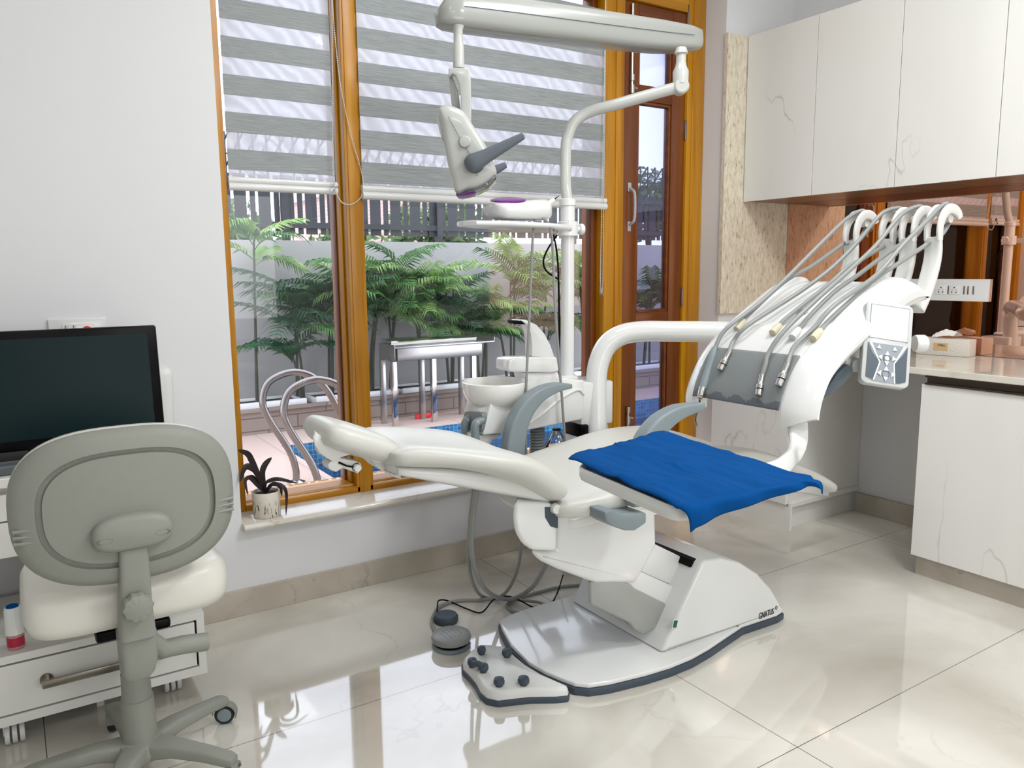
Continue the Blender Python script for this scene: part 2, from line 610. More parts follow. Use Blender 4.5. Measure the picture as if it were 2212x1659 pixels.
def add_lathe(bm, prof, c, n=32, axis=(0, 0, 1), cap=False):
    ax = Vector(axis).normalized()
    s = ax.orthogonal().normalized()
    t = ax.cross(s)
    rings = []
    for r, h in prof:
        r = max(r, 1e-4)
        rings.append([Vector(c)+ax*h+s*math.cos(2*PI*j/n)*r+t*math.sin(2*PI*j/n)*r for j in range(n)])
    return add_ring_mesh(bm, rings)


def lathe(prof, c, **k):
    return add_lathe(bmesh.new(), prof, c, **k)


ORG = {}


def link(name, bm, m, parent=None, smooth=True, angle=38, sub=0, recalc=True):
    me = bpy.data.meshes.new(name)
    if recalc:
        bmesh.ops.recalc_face_normals(bm, faces=bm.faces)
    bm.to_mesh(me)
    bm.free()
    for mm in (m if isinstance(m, list) else [m]):
        me.materials.append(mm)
    if smooth:
        me.shade_smooth()
        me.set_sharp_from_angle(angle=math.radians(angle))
    o = bpy.data.objects.new(name, me)
    COL.objects.link(o)
    if parent is not None:
        o.parent = parent
        o.matrix_parent_inverse = Matrix.Translation(-ORG.get(parent.name, Vector((0, 0, 0))))
        ORG[o.name] = Vector((0, 0, 0))
    if sub:
        md = o.modifiers.new('sub', 'SUBSURF')
        md.levels = md.render_levels = sub
    return o


def thing(name, label, cat, loc, group=None, kind=None):
    o = bpy.data.objects.new(name, None)
    o.empty_display_size = 0.1
    COL.objects.link(o)
    o.location = loc
    ORG[o.name] = Vector(loc)
    return tag(o, label, cat, group, kind)


def tag(o, label, cat=None, group=None, kind=None):
    if label:
        o['label'] = label
    if cat:
        o['category'] = cat
    if group:
        o['group'] = group
    if kind:
        o['kind'] = kind
    return o


def struct(name, bm, m, label=None, **k):
    o = link(name, bm, m, **k)
    return tag(o, label, None, None, 'structure')

# ================================================================== THE SETTING
WY = 2.96        # inner face of the window wall
FY = 3.10        # inner face of the window frame
XR = 3.775       # right wall
XL, YB = -2.2, -2.6
struct('floor', box(XL, XR, YB, WY+0.02, -0.1, 0), M['floor'], 'polished beige marble-look tile floor', smooth=False)
struct('ceiling', box(XL, XR, YB, WY+0.3, CEIL, CEIL+0.1), M['ceil'], 'plain white ceiling', smooth=False)
struct('wall_left', box(XL-0.15, XL, YB, WY+0.3, 0, CEIL), M['wall'], 'white wall on the left', smooth=False)
struct('wall_front', box(XL, XR, YB-0.15, YB, 0, CEIL), M['wall'], 'white wall behind the viewer', smooth=False)
struct('wall_right', box(XR, XR+0.15, YB, WY+0.3, 0, CEIL), M['wall'], 'white wall behind the cabinets and mirror', smooth=False)
b = bmesh.new()
add_box(b, XL, 0.683, WY, WY+0.3, 0, CEIL)
add_box(b, 0.683, 2.56, WY, WY+0.3, -0.1, 0.335)
add_box(b, 3.245, XR, WY, WY+0.3, 0, CEIL)
add_box(b, 0.683, 3.245, WY, WY+0.3, 2.78, CEIL)
struct('wall_back', b, M['wall'], 'white plastered wall around the window', smooth=False)
struct('trim_1', prism([(2.925, 0.333), (2.918, 0.346), (2.925, 0.361), (3.26, 0.361), (3.26, 0.333)], 'X', 0.683, 2.56, 0.003), M['sill'], 'cream marble window sill')
struct('baseboard_back', box(XL, 2.56, WY-0.014, WY, 0, 0.103, 0.002), M['tile'], 'beige tile skirting below the window', smooth=False)
struct('baseboard_right', box(XR-0.02, XR, 1.0, 2.42, 0, 0.103, 0.002), M['tile'], 'beige tile skirting inside the knee space', smooth=False)
struct('trim_2', box(3.235, XR-0.001, WY-0.022, WY, 1.06, 2.50), M['stone'], 'streaky beige stone cladding panel beside the door frame', smooth=False)

# window 1: two lights with yellow teak frame
w1 = thing('window_1', 'tall teak window over the pool yard', None, (1.6, FY, 0.36), None, 'structure')
b = bmesh.new()
add_box(b, 0.60, 0.737, FY, FY+0.14, 0.361, 2.78, 0.004)
add_box(b, 0.60, 0.737, FY+0.05, FY+0.14, 0.361, 2.78)
link('jamb', b, M['teak'], w1)
b = bmesh.new()
add_box(b, 0.60, 2.56, FY, FY+0.14, 2.62, 2.78, 0.004)
link('head_rail', b, M['teakx'], w1)
link('bottom_rail', prism([(FY, 0.361), (FY, 0.384), (FY+0.012, 0.388), (FY+0.03, 0.388), (FY+0.034, 0.396), (FY+0.06, 0.400), (FY+0.14, 0.404), (FY+0.14, 0.361)], 'X', 0.737, 2.56), M['teakx'], w1, angle=20)
b = bmesh.new()
add_box(b, 1.203, 1.279, FY, FY+0.14, 0.361, 2.64, 0.004)
add_box(b, 1.215, 1.265, FY-0.004, FY+0.02, 0.361, 2.64, 0.003)
link('mullion', b, M['teak'], w1)
b = bmesh.new()
link('glazing_bead', box(1.190, 1.2025, FY+0.045, FY+0.14, 0.40, 2.62, 0.003), M['teak'], w1)
add_box(b, 1.182, 1.1895, FY+0.085, FY+0.14, 0.40, 2.62, 0.003)
link('glazing_bead', b, M['redwood'], w1)
link('glazing_bead', box(0.738, 0.752, FY+0.07, FY+0.14, 0.41, 2.62, 0.003), M['redwood'], w1)
link('glazing_bead', box(2.525, 2.56, FY+0.06, FY+0.14, 0.41, 2.62, 0.003), M['redwood'], w1)
link('pane', box(0.745, 1.19, FY+0.10, FY+0.106, 0.41, 2.63), M['glass'], w1, smooth=False)
link('pane', box(1.27, 2.54, FY+0.10, FY+0.106, 0.41, 2.63), M['glass'], w1, smooth=False)

# frame post and door
b = bmesh.new()
add_box(b, 2.56, 2.684, FY, FY+0.14, 0, 2.78, 0.004)
add_box(b, 2.625, 2.662, FY-0.008, FY+0.02, 0, 2.78, 0.004)
struct('trim_3', b, M['teak'], 'yellow teak post between window and door')
b = bmesh.new()
add_box(b, 3.118, 3.244, FY, FY+0.14, 0, 2.78, 0.004)
add_box(b, 3.15, 3.21, FY-0.006, FY+0.02, 0, 2.78, 0.004)
struct('trim_4', b, M['teak'], 'yellow teak door jamb beside the white reveal')
struct('trim_5', box(2.684, 3.118, FY, FY+0.14, 2.62, 2.78, 0.004), M['teakx'], 'yellow teak head rail over the door')
d1 = thing('door_1', 'narrow dark teak glazed door to the yard', None, (2.9, FY+0.02, 0), None, 'structure')
DY = FY+0.012
b = bmesh.new()
add_box(b, 2.688, 2.785, DY, DY+0.05, 0.01, 2.615, 0.003)
link('stile', b, M['redwood'], d1)
link('stile', box(3.02, 3.114, DY, DY+0.05, 0.01, 2.615, 0.003), M['redwood'], d1)
for z0, z1 in ((0.01, 0.40), (0.995, 1.075), (2.15, 2.215), (2.56, 2.615)):
    link('rail', box(2.786, 3.019, DY, DY+0.05, z0, z1, 0.003), M['redwoodx'], d1)
for z0, z1 in ((0.42, 0.98), (1.09, 2.135), (2.23, 2.545)):
    b = bmesh.new()
    for a in ((2.786, 2.80, z0-0.02, z1+0.015), (3.005, 3.019, z0-0.02, z1+0.015)):
        add_box(b, a[0], a[1], DY+0.006, DY+0.044, a[2], a[3], 0.003)
    for zz in ((z0-0.02, z0), (z1, z1+0.015)):
        add_box(b, 2.80, 3.005, DY+0.006, DY+0.044, zz[0], zz[1], 0.003)
    link('glazing_bead', b, M['redwoodx'], d1)
    link('pane', box(2.80, 3.005, DY+0.022, DY+0.027, z0, z1), M['dglass'], d1, smooth=False)
# pull handle
b = bmesh.new()
hx = 2.733
add_tube(b, [(hx, DY, 1.712), (hx, DY-0.016, 1.706), (hx+0.003, DY-0.036, 1.685), (hx+0.006, DY-0.038, 1.62), (hx+0.003, DY-0.036, 1.552), (hx, DY-0.016, 1.533), (hx, DY, 1.527)], 0.0075, n=8)
add_box(b, hx-0.011, hx+0.011, DY-0.004, DY, 1.695, 1.74, 0.002)
add_box(b, hx-0.011, hx+0.011, DY-0.004, DY, 1.495, 1.545, 0.002)
link('pull_handle', b, M['lgrey'], d1)
for z0, z1, c in ((0.36, 0.575, 0.55), (2.215, 2.6, 2.235)):
    b = bmesh.new()
    add_tube(b, [(hx, DY-0.01, z0), (hx, DY-0.01, z1)], 0.0085, n=10, smooth=0)
    add_tube(b, [(hx, DY-0.012, c-0.06), (hx, DY-0.012, c-0.02)], 0.0135, n=10, smooth=0)
    add_tube(b, [(hx, DY-0.012, c), (hx, DY-0.012, c+0.03)], 0.0135, n=10, smooth=0)
    add_tube(b, [(hx, DY-0.01, c-0.03), (hx+0.028, DY-0.02, c-0.034)], 0.0045, n=8, smooth=0)
    link('tower_bolt', b, M['steel'], d1)
for z in (1.10, 1.98, 2.62-0.06):
    link('hinge', box(3.109, 3.121, DY-0.012, DY+0.004, z, z+0.10, 0.002), M['satin'], d1)

# ------------------------------------------------------------------ outdoors
GZ = -0.15
b = bmesh.new()
PX0, PX1, PY0, PY1 = 1.86, 6.8, 4.9, 6.50
for a in ((-2, PX0, WY+0.3, 7.1), (PX1, 9, WY+0.3, 7.1), (PX0, PX1, WY+0.3, PY0), (PX0, PX1, PY1, 7.1)):
    add_box(b, a[0], a[1], a[2], a[3], GZ-0.12, GZ)
struct('deck_paving', b, M['deck'], 'pinkish stone pool deck', smooth=False)
b = bmesh.new()
add_box(b, PX0-0.1, PX1+0.1, PY0-0.1, PY1+0.1, -1.5, -1.4)
add_box(b, PX0-0.1, PX0, PY0-0.1, PY1+0.1, -1.4, GZ-0.121)
add_box(b, PX1, PX1+0.1, PY0-0.1, PY1+0.1, -1.4, GZ-0.121)
add_box(b, PX0, PX1, PY0-0.1, PY0, -1.4, GZ-0.121)
add_box(b, PX0, PX1, PY1, PY1+0.1, -1.4, GZ-0.121)
add_box(b, PX0, PX1, PY1-0.004, PY1+0.001, -0.30, GZ-0.005)
add_box(b, PX0-0.001, PX0+0.004, PY0, PY1, -0.30, GZ-0.005)
struct('pool_basin', b, M['mosaic'], 'blue mosaic tiled swimming pool basin', smooth=False)
wb = bmesh.new()
wv = [wb.verts.new(p) for p in ((PX0, PY0, -0.36), (PX1, PY0, -0.36), (PX1, PY1, -0.36), (PX0, PY1, -0.36))]
wb.faces.new(wv)
struct('pool_water', wb, M['water'], 'clear blue pool water', smooth=False)
b = bmesh.new()
add_box(b, -2, 9, 7.1, 7.72, GZ, 0.055)
struct('planter_ledge', b, M['blocks'], 'low beige stone block ledge along the yard wall', smooth=False)
b = bmesh.new()
add_box(b, -2, 9, 7.07, 7.13, 0.055, 0.085, 0.004)
struct('ledge_coping', b, M['blocks'], 'stone coping on the block ledge', smooth=False)
b = bmesh.new()
add_box(b, -2.5, 9.5, 7.72, 7.92, -0.3, 1.615)
struct('yard_wall', b, M['compound'], 'stained off-white compound wall', smooth=False)
b = bmesh.new()
add_box(b, -12, 22, 7.92, 40, -0.4, -0.3)
struct('ground_beyond', b, M['compound'], 'ground beyond the yard wall', smooth=False)
b = bmesh.new()
add_box(b, 3.35, 3.42, 3.26, 3.505, GZ, 3.0)
struct('outer_wall_panel', b, M['navy'], 'dark navy panel outside the door', smooth=False)

# planter troughs
for i, (x0, x1) in enumerate(((0.9, 2.31), (2.40, 3.25), (3.30, 4.45), (4.5, 5.6), (5.65, 7.2))):
    t = thing('planter_trough', ['white planter trough left of the pool ladder holding the thin bare palm', 'white planter trough behind the window mullion', 'white planter trough behind the steel table legs', 'white planter trough behind the spittoon bowl', 'white planter trough seen through the door glass'][i], 'planter', ((x0+x1)/2, 7.35, 0.085))
    b = bmesh.new()
    add_box(b, x0, x1, 7.14, 7.18, 0.056, 0.135, 0.01)
    add_box(b, x0, x1, 7.55, 7.58, 0.056, 0.115, 0.006)
    add_box(b, x0, x0+0.03, 7.18, 7.55, 0.056, 0.115, 0.006)
    add_box(b, x1-0.03, x1, 7.18, 7.55, 0.056, 0.115, 0.006)
    link('trough', b, M['white'], t)
    link('soil', box(x0+0.03, x1-0.03, 7.18, 7.55, 0.056, 0.09), M['soil'], t)

# fence on top of the compound wall
t = thing('slat_fence', 'dark grey vertical board fence with slanted spikes on top of the yard wall', 'fence', (3.5, 7.8, 1.615))
b = bmesh.new()
x = -2.0
k = 0
while x < 9.2:
    wd = (0.115, 0.05)[k % 2]
    add_box(b, x, x+wd, 7.80, 7.815, 1.68, 2.24)
    x += wd+(0.035, 0.03)[k % 2]
    k += 1
link('boards', b, M['fence'], t, smooth=False)
for z in (1.74, 2.14):
    link('rail', box(-2.0, 9.2, 7.77, 7.80, z, z+0.055), M['fence'], t, smooth=False)
for x in (0.2, 2.35, 4.05, 5.9, 7.7):
    link('post', box(x, x+0.07, 7.76, 7.82, 1.616, 2.24), M['fence'], t, smooth=False)
b = bmesh.new()
x = -1.0
while x < 9.0:
    add_tube(b, [(x, 7.83, 2.2), (x, 7.83, 2.62)], 0.011, n=4, smooth=0)
    add_tube(b, [(x, 7.83, 2.30), (x+0.14, 7.70, 2.60)], 0.011, n=4, smooth=0)
    x += 0.13
link('spikes', b, M['fence'], t, smooth=False)
link('top_wire', tube([(-1, 7.83, 2.42), (9, 7.83, 2.42)], 0.008, n=5, smooth=0), M['fence'], t)

# distant buildings
t = thing('brick_building', 'pink brick building seen through the fence', 'building', (7.0, 16, -0.3))
link('walls', box(5.9, 8.6, 16, 20, -0.3, 2.9), M['pinkwall'], t, smooth=False)
link('roof_slab', box(5.8, 8.7, 15.9, 20.1, 2.9, 3.05), M['paleb'], t, smooth=False)
t = thing('pale_building', 'low pale building left of the window mullion beyond the fence', 'building', (4.6, 19, -0.3))
link('walls', box(3.9, 6.2, 21, 24, -0.3, 2.35), M['paleb'], t, smooth=False)
link('window_opening', box(4.4, 4.9, 20.98, 21.0, 1.2, 1.9), M['panel2'], t, smooth=False)


def leaf_ball(bm, c, r, n, s, sq=0.8):
    for _ in range(n):
        d = Vector((random.gauss(0, 1), random.gauss(0, 1), random.gauss(0, 1))).normalized()
        p = Vector(c)+Vector((d.x*r, d.y*r, d.z*r*sq))*(0.45+0.55*random.random())
        a = Vector((random.gauss(0, 1), random.gauss(0, 1), random.gauss(0, 1))).normalized()
        b_ = a.orthogonal().normalized()
        L = s*(0.6+0.8*random.random())
        vs = [bm.verts.new(q) for q in (p, p+a*L*0.5+b_*L*0.25, p+a*L, p+a*L*0.5-b_*L*0.25)]
        bm.faces.new(vs)


for nm, lab, c, r, n in (
        ('leafy_tree', 'leafy green tree beyond the fence at the left edge of the window', (2.4, 10.5, 1.75), 0.75, 1500),
        ('leafy_tree', 'leafy green tree beyond the fence above the delivery arm pole', (5.6, 10.8, 1.8), 0.7, 1300),
        ('leafy_tree', 'tall green tree beyond the fence seen through the door glass', (A(1402, 350, Y=12.5).x, 12.5, 2.75), 1.0, 2200),
        ('leafy_tree', 'low green tree beyond the fence right of the window mullion', (4.1, 10.4, 1.55), 0.55, 1000)):
    t = thing(nm, lab, 'tree', (c[0], c[1], -0.3))
    b = bmesh.new()
    for q in range(5):
        leaf_ball(b, (c[0]+random.uniform(-.5, .5)*r, c[1]+random.uniform(-.4, .4)*r, c[2]+random.uniform(-.3, .3)*r), r*0.75, n//5, 0.16)
    link('crown', b, M['tree'], t, smooth=False, recalc=False)
    link('trunk', tube([(c[0], c[1], -0.3), (c[0]+0.05, c[1], 0.8), (c[0], c[1], c[2])], [0.09, 0.05]), M['stem'], t)


# palms
def frond(bm, base, az, L, up, droop, nl, lw, ll):
    """arching feather leaf"""
    dh = Vector((math.cos(az), math.sin(az), 0))
    side = Vector((-math.sin(az), math.cos(az), 0))
    pts = []
    for i in range(9):
        s = i/8
        pts.append(Vector(base)+dh*(L*s*math.cos(up*(1-s*0.6)))+Vector((0, 0, L*(s*math.sin(up)-droop*s*s))))
    add_tube(bm, pts, [0.006, 0.0025], n=4, smooth=0)
    for k in range(nl):
        s = 0.18+0.78*k/(nl-1)
        f = s*8
        i = min(int(f), 7)
        p = pts[i].lerp(pts[i+1], f-i)
        tg = (pts[i+1]-pts[i]).normalized()
        for sg in (-1, 1):
            l_ = ll*(0.55+0.45*math.sin(PI*min(1, s*0.95)))*random.uniform(.85, 1.1)
            d = (side*sg*0.85+tg*(0.55+0.5*s)+Vector((0, 0, 0.12))).normalized()
            mid = p+d*l_*0.5+Vector((0, 0, 0.01))
            tip = p+d*l_+Vector((0, 0, -0.35*l_*random.uniform(.6, 1.3)))
            wv_ = tg*lw
            q = [bm.verts.new(p-wv_*0.5), bm.verts.new(p+wv_*0.5), bm.verts.new(mid+wv_*0.8), bm.verts.new(mid-wv_*0.8), bm.verts.new(tip)]
            bm.faces.new((q[0], q[1], q[2], q[3]))
            bm.faces.new((q[3], q[2], q[4]))


def palm(px, ytop, Y, label, stems=3, nf=8, L=0.6, spread=0.12, mats=('leaf', 'leaf3', 'leaf2'), zbase=0.085):
    x = A(px, 700, Y=Y).x
    zt = A(px, ytop, Y=Y).z
    t = thing('areca_palm', label, 'palm', (x, Y, zbase), 'areca palms along the yard wall')
    for s in range(stems):
        ox, oy = random.uniform(-spread, spread), random.uniform(-0.07, 0.07)
        zc = zbase+(zt-zbase)*(1 if s == 0 else random.uniform(.55, .95))-0.18
        lean = random.uniform(-.1, .1)
        link('stem', tube([(x+ox*.4, Y+oy, zbase), (x+ox*.7+lean*.3, Y+oy, (zbase+zc)/2), (x+ox+lean, Y+oy, zc)], [0.016, 0.009], n=6), M['stem'], t)
        for f in range(nf):
            az = random.uniform(0, 2*PI)
            if math.sin(az) > 0.3 and random.random() < .7:
                az = -az
            b = bmesh.new()
            zz = zc-random.uniform(0, .35)*(zc-zbase)*.6
            L_ = L*random.uniform(.7, 1.1)
            if math.sin(az) > 0:
                L_ = min(L_, (7.66-Y)/max(.05, math.sin(az))*0.8)
                L_ = max(L_, .12)
            frond(b, (x+ox+lean, Y+oy, zz), az, L_, random.uniform(.6, 1.45), random.uniform(.25, .75), 15, 0.017, 0.24)
            for v in b.verts:
                v.co.y = min(v.co.y, 7.70)
            link('frond', b, M[random.choice(mats)], t, smooth=False, recalc=False)


palm(538, 470, 7.38, 'thin bare-stemmed palm with a small pale crown at the left of the window', stems=1, nf=7, L=0.55, mats=('leaf2', 'leaf2', 'leaf'))
palm(640, 610, 7.36, 'dark bushy palm behind the pool ladder rails', nf=7, L=0.7, mats=('leaf3', 'leaf', 'leaf3'))
palm(705, 590, 7.42, 'dark palm directly left of the window mullion', nf=7, L=0.6, mats=('leaf3', 'leaf3', 'leaf'))
palm(800, 560, 7.42, 'palm directly right of the window mullion', nf=8, L=0.6)
palm(835, 540, 7.36, 'tall palm with upright tips above the left end of the steel table', nf=8, L=0.6, mats=('leaf', 'leaf2', 'leaf'))
palm(905, 585, 7.40, 'palm with drooping pale leaves above the middle of the steel table', nf=7, L=0.62, mats=('leaf', 'leaf2', 'leaf2'))
palm(975, 570, 7.36, 'palm with dark stiff upper fronds above the right end of the steel table', nf=7, L=0.6, mats=('leaf', 'leaf3', 'leaf2'))
palm(1040, 620, 7.42, 'slender palm left of the spittoon spout', stems=3, nf=6, L=0.55)
palm(1105, 545, 7.36, 'tall bright palm behind the hanging light cord', nf=8, L=0.62, mats=('leaf', 'leaf2', 'leaf2'))
palm(1170, 590, 7.42, 'dark palm behind the spittoon spout', nf=7, L=0.6, mats=('leaf3', 'leaf', 'leaf3'))
palm(1262, 545, 7.36, 'palm with yellow-green tips right of the lamp pole', nf=8, L=0.55, mats=('leaf2', 'leaf', 'leaf3'))
palm(1395, 600, 7.38, 'palm seen through the door glass', nf=7, L=0.55, mats=('leaf3', 'leaf', 'leaf3'))

# pool ladder rails
for i, (Y, lab) in enumerate(((5.27, 'polished steel pool handrail, the farther of the two loops'), (4.80, 'polished steel pool handrail, the nearer of the two loops'))):
    t = thing('pool_handrail', lab, 'handrail', (1.60, Y, GZ), 'pool ladder handrails')
    link('rail', tube([(1.60, Y, GZ), (1.60, Y, GZ+0.10), (1.56, Y, GZ+0.24), (1.44, Y, GZ+0.46), (1.40, Y, GZ+0.58), (1.43, Y, GZ+0.70), (1.52, Y, GZ+0.76), (1.64, Y, GZ+0.775), (1.77, Y, GZ+0.72), (1.88, Y, GZ+0.58), (2.02, Y, GZ+0.25), (2.15, Y, GZ-0.1), (2.2, Y, GZ-0.9)], 0.024, n=16), M['ladder'], t)
    link('flange', lathe([(0.0, 0), (0.062, 0), (0.062, 0.008), (0.035, 0.018), (0.026, 0.022), (0.0, 0.022)], (1.60, Y, GZ), n=28), M['chrome'], t)

# steel grill table
t = thing('steel_grill_table', 'stainless steel outdoor grill table beside the pool', 'table', (3.35, 6.85, GZ))
gz = 0.60
x0, x1 = A(836, 745, Y=6.8).x, A(1048, 745, Y=6.8).x
link('tabletop', box(x0, x1, 6.62, 6.98, gz-0.005, gz+0.012, 0.003), M['steel'], t)
link('apron', box(x0+0.04, x1-0.12, 6.66, 6.94, gz-0.13, gz-0.006, 0.004), M['steel'], t)
link('grill_lid', prism([(6.74, gz+0.013), (6.72, gz+0.045), (6.78, gz+0.07), (6.97, gz+0.07), (6.97, gz+0.013)], 'X', x0+0.01, x1-0.14, 0.004), M['chrome'], t)
link('side_lip', box(x0-0.006, x0, 6.62, 6.98, gz-0.13, gz+0.03, 0.002), M['steel'], t)
link('side_lip', box(x1, x1+0.006, 6.62, 6.98, gz-0.005, gz+0.05, 0.002), M['steel'], t)
for px in (852, 937, 1023):
    lx = A(px, 840, Y=6.70).x
    link('leg', box(lx-0.024, lx+0.024, 6.68, 6.73, GZ, gz-0.13, 0.003), M['chrome'], t)
    link('leg', box(lx-0.05, lx-0.002, 6.88, 6.93, GZ, gz-0.13, 0.003), M['steel'], t)
t = tag(link('red_tool', box(3.32, 3.52, 6.9, 6.94, GZ, GZ+0.05, 0.01), M['red']), 'small red tool lying on the deck under the steel table', 'tool')

# ------------------------------------------------------------------ zebra blinds


def blind(name, lab, x0, x1, Y, bands, ztop, railz, railh):
    t = thing(name, lab, 'blind', ((x0+x1)/2, Y, ztop))
    b = bmesh.new()
    for z0, z1 in bands:
        add_box(b, x0, x1, Y-0.0015, Y+0.0015, z0, z1)
    tag(link('opaque_bands', b, M['band'], t, smooth=False), 'grey woven opaque bands')
    b = bmesh.new()
    zs = sorted([z for bb in bands for z in bb])
    prev = railz+railh
    for z0, z1 in sorted(bands):
        add_box(b, x0+0.001, x1-0.001, Y-0.0005, Y+0.0005, prev, z0)
        prev = z1
    tag(link('sheer_bands', b, M['sheer'], t, smooth=False), 'translucent white sheer bands')
    b = bmesh.new()
    add_tube(b, [(x0-0.004, Y-0.004, railz+railh*0.72), (x1+0.004, Y-0.004, railz+railh*0.72)], railh*0.26, n=10, smooth=0)
    link('bottom_bar', b, M['white'], t)
    b = bmesh.new()
    add_tube(b, [(x0-0.004, Y-0.006, railz+railh*0.22), (x1+0.004, Y-0.006, railz+railh*0.22)], railh*0.30, n=12, smooth=0)
    link('bottom_tube', b, M['white'], t)
    return t


P_ = 0.1345
bl = [(1.690+i*P_, 1.763+i*P_) if i else (1.688, 1.763) for i in range(7)]
bl = [(a, min(c, 2.61)) for a, c in bl if a < 2.6]
blind('zebra_blind', 'narrow grey striped zebra blind in the left light of the window', 0.748, 1.166, 3.115, bl, 2.615, 1.614, 0.05)
br = [(A(785, yb, Y=3.095).z, A(785, yt, Y=3.095).z) for yt, yb in ((350, 395), (281, 322), (208.6, 251), (135, 179), (60, 105))]
br += [(br[-1][0]+P_*k_, br[-1][1]+P_*k_) for k_ in (1, 2)]
br = [(a, min(c, 2.61)) for a, c in br if a < 2.6]
blind('zebra_blind', 'wide grey striped zebra blind in the right light of the window', 1.272, 2.553, 3.093, br, 2.615, 1.600, 0.055)


def bead_chain(name, lab, pts, tagpts, tagrot):
    t = thing(name, lab, 'blind chain', pts[0])
    b = bmesh.new()
    P = catmull(pts, 10)
    acc = 0
    for i in range(len(P)-1):
        seg = (P[i+1]-P[i]).length
        n = max(1, int(round(seg/0.0075)))
        for k in range(n):
            c = P[i].lerp(P[i+1], k/n)
            bmesh.ops.create_icosphere(b, subdivisions=1, radius=0.0028, matrix=Matrix.Translation(c))
    add_tube(b, P, 0.0009, n=4, smooth=0)
    link('beads', b, M['ivory'], t)
    c = Vector(tagpts)
    m = Matrix.Translation(c) @ Matrix.Rotation(tagrot, 4, 'Y')
    link('chain_weight', box(-0.009, 0.009, -0.005, 0.005, -0.024, 0.024, 0.003, mtx=m), M['clear'], t)
    return t


CY = 3.085
lp = [A(x_, y_, Y=CY) for x_, y_ in ((717, -20), (722, 60), (735, 180), (758, 290), (778, 360), (785, 400), (780, 425), (760, 441), (740, 438), (727, 418), (720, 390), (719, 250), (718, 100), (716, -20))]
bead_chain('blind_chain', 'looped bead chain hanging in front of the window mullion', lp, A(722, 404, Y=CY-0.01), 0.75)
lp = [A(x_, y_, Y=3.075) for x_, y_ in ((1309, -20), (1307, 200), (1304, 440), (1302, 612)) ]
lp += [A(x_, y_, Y=3.075) for x_, y_ in ((1297, 612), (1300, 440), (1305, 200), (1308, -20))]
bead_chain('blind_chain', 'straight bead chain with a clear weight hanging beside the door post', lp, A(1299.5, 628, Y=3.075), 0.0)

# ================================================================== CABINETS AND RIGHT SIDE
tag(link('wall_mirror', box(XR-0.012, XR-0.001, 0.2, 2.935, 0.892, 1.70), M['mirror'], smooth=False), 'bronze tinted mirror behind the counter', 'mirror')
UX = 3.385
ys = [2.935, 2.51, 2.08, 1.65, 1.22, 0.79]
labs = ['white marble wall cabinet touching the stone panel', 'white marble wall cabinet second from the stone panel', 'white marble wall cabinet third from the stone panel', 'white marble wall cabinet at the right edge of the photo', 'white marble wall cabinet beyond the right edge of the photo']
for i in range(5):
    t = thing('wall_cabinet', labs[i], 'cabinet', ((UX+XR)/2, (ys[i]+ys[i+1])/2, 1.655), 'wall cabinets above the mirror')
    link('body', box(UX+0.02, XR-0.001, ys[i+1]+0.0005, ys[i]-0.0005, 1.68, 2.5), M['marble'], t, smooth=False)
    link('underside_board', box(UX+0.021, XR-0.014, ys[i+1]+0.0005, ys[i]-0.0005, 1.658, 1.6795), M['brownwood'], t, smooth=False)
    link('door', box(UX, UX+0.018, ys[i+1]+0.0015, ys[i]-0.0015, 1.655, 2.5, 0.001), M['marble'], t, smooth=False)
# counter
b = bmesh.new()
add_box(b, 3.13, XR-0.001, 0.2, 2.935, 0.862, 0.89, 0.003)
tag(link('countertop', b, M['counter'], smooth=False), 'long polished cream stone worktop along the right wall', 'worktop')
# right base unit
t = thing('base_cabinet', 'large white marble base cabinet at the right edge', 'cabinet', (3.45, 1.3, 0), 'base cabinets under the worktop')
link('body', box(3.17, XR-0.002, 0.3, 1.755, 0.09, 0.8615), M['marble'], t, smooth=False)
link('plinth', box(3.178, XR-0.03, 0.3, 1.752, 0, 0.0895), M['tile'], t, smooth=False)
link('door', box(3.15, 3.1695, 0.3, 1.762, 0.088, 0.822, 0.002), M['marble'], t, smooth=False)
b = bmesh.new()
add_box(b, 3.158, 3.1695, 0.3, 1.745, 0.8225, 0.861)
add_box(b, 3.142, 3.158, 0.3, 1.745, 0.852, 0.861)
add_box(b, 3.142, 3.158, 0.3, 1.745, 0.8225, 0.830)
link('grip_channel', b, mat('dark_bronze_channel', '4A3E36', 0.35, metal=.6), t, smooth=False)
# left base unit
t = thing('base_cabinet', 'narrow white marble base cabinet below the stone panel, left of the knee space', 'cabinet', (3.45, 2.68, 0), 'base cabinets under the worktop')
link('body', box(3.21, XR-0.002, 2.425, 2.935, 0.135, 0.8615), M['marble'], t, smooth=False)
link('door', box(3.185, 3.2095, 2.43, 2.932, 0.13, 0.822, 0.002), M['marble'], t, smooth=False)
link('plinth', box(3.198, XR-0.002, 2.44, 2.935, 0, 0.1295), M['marble'], t, smooth=False)
b = bmesh.new()
add_box(b, 3.198, XR-0.022, 2.41, 2.424, 0.118, 0.138)
add_box(b, 3.198, 3.213, 2.41, 2.4395, 0, 0.118)
link('edge_trim', b, M['marble'], t, smooth=False)

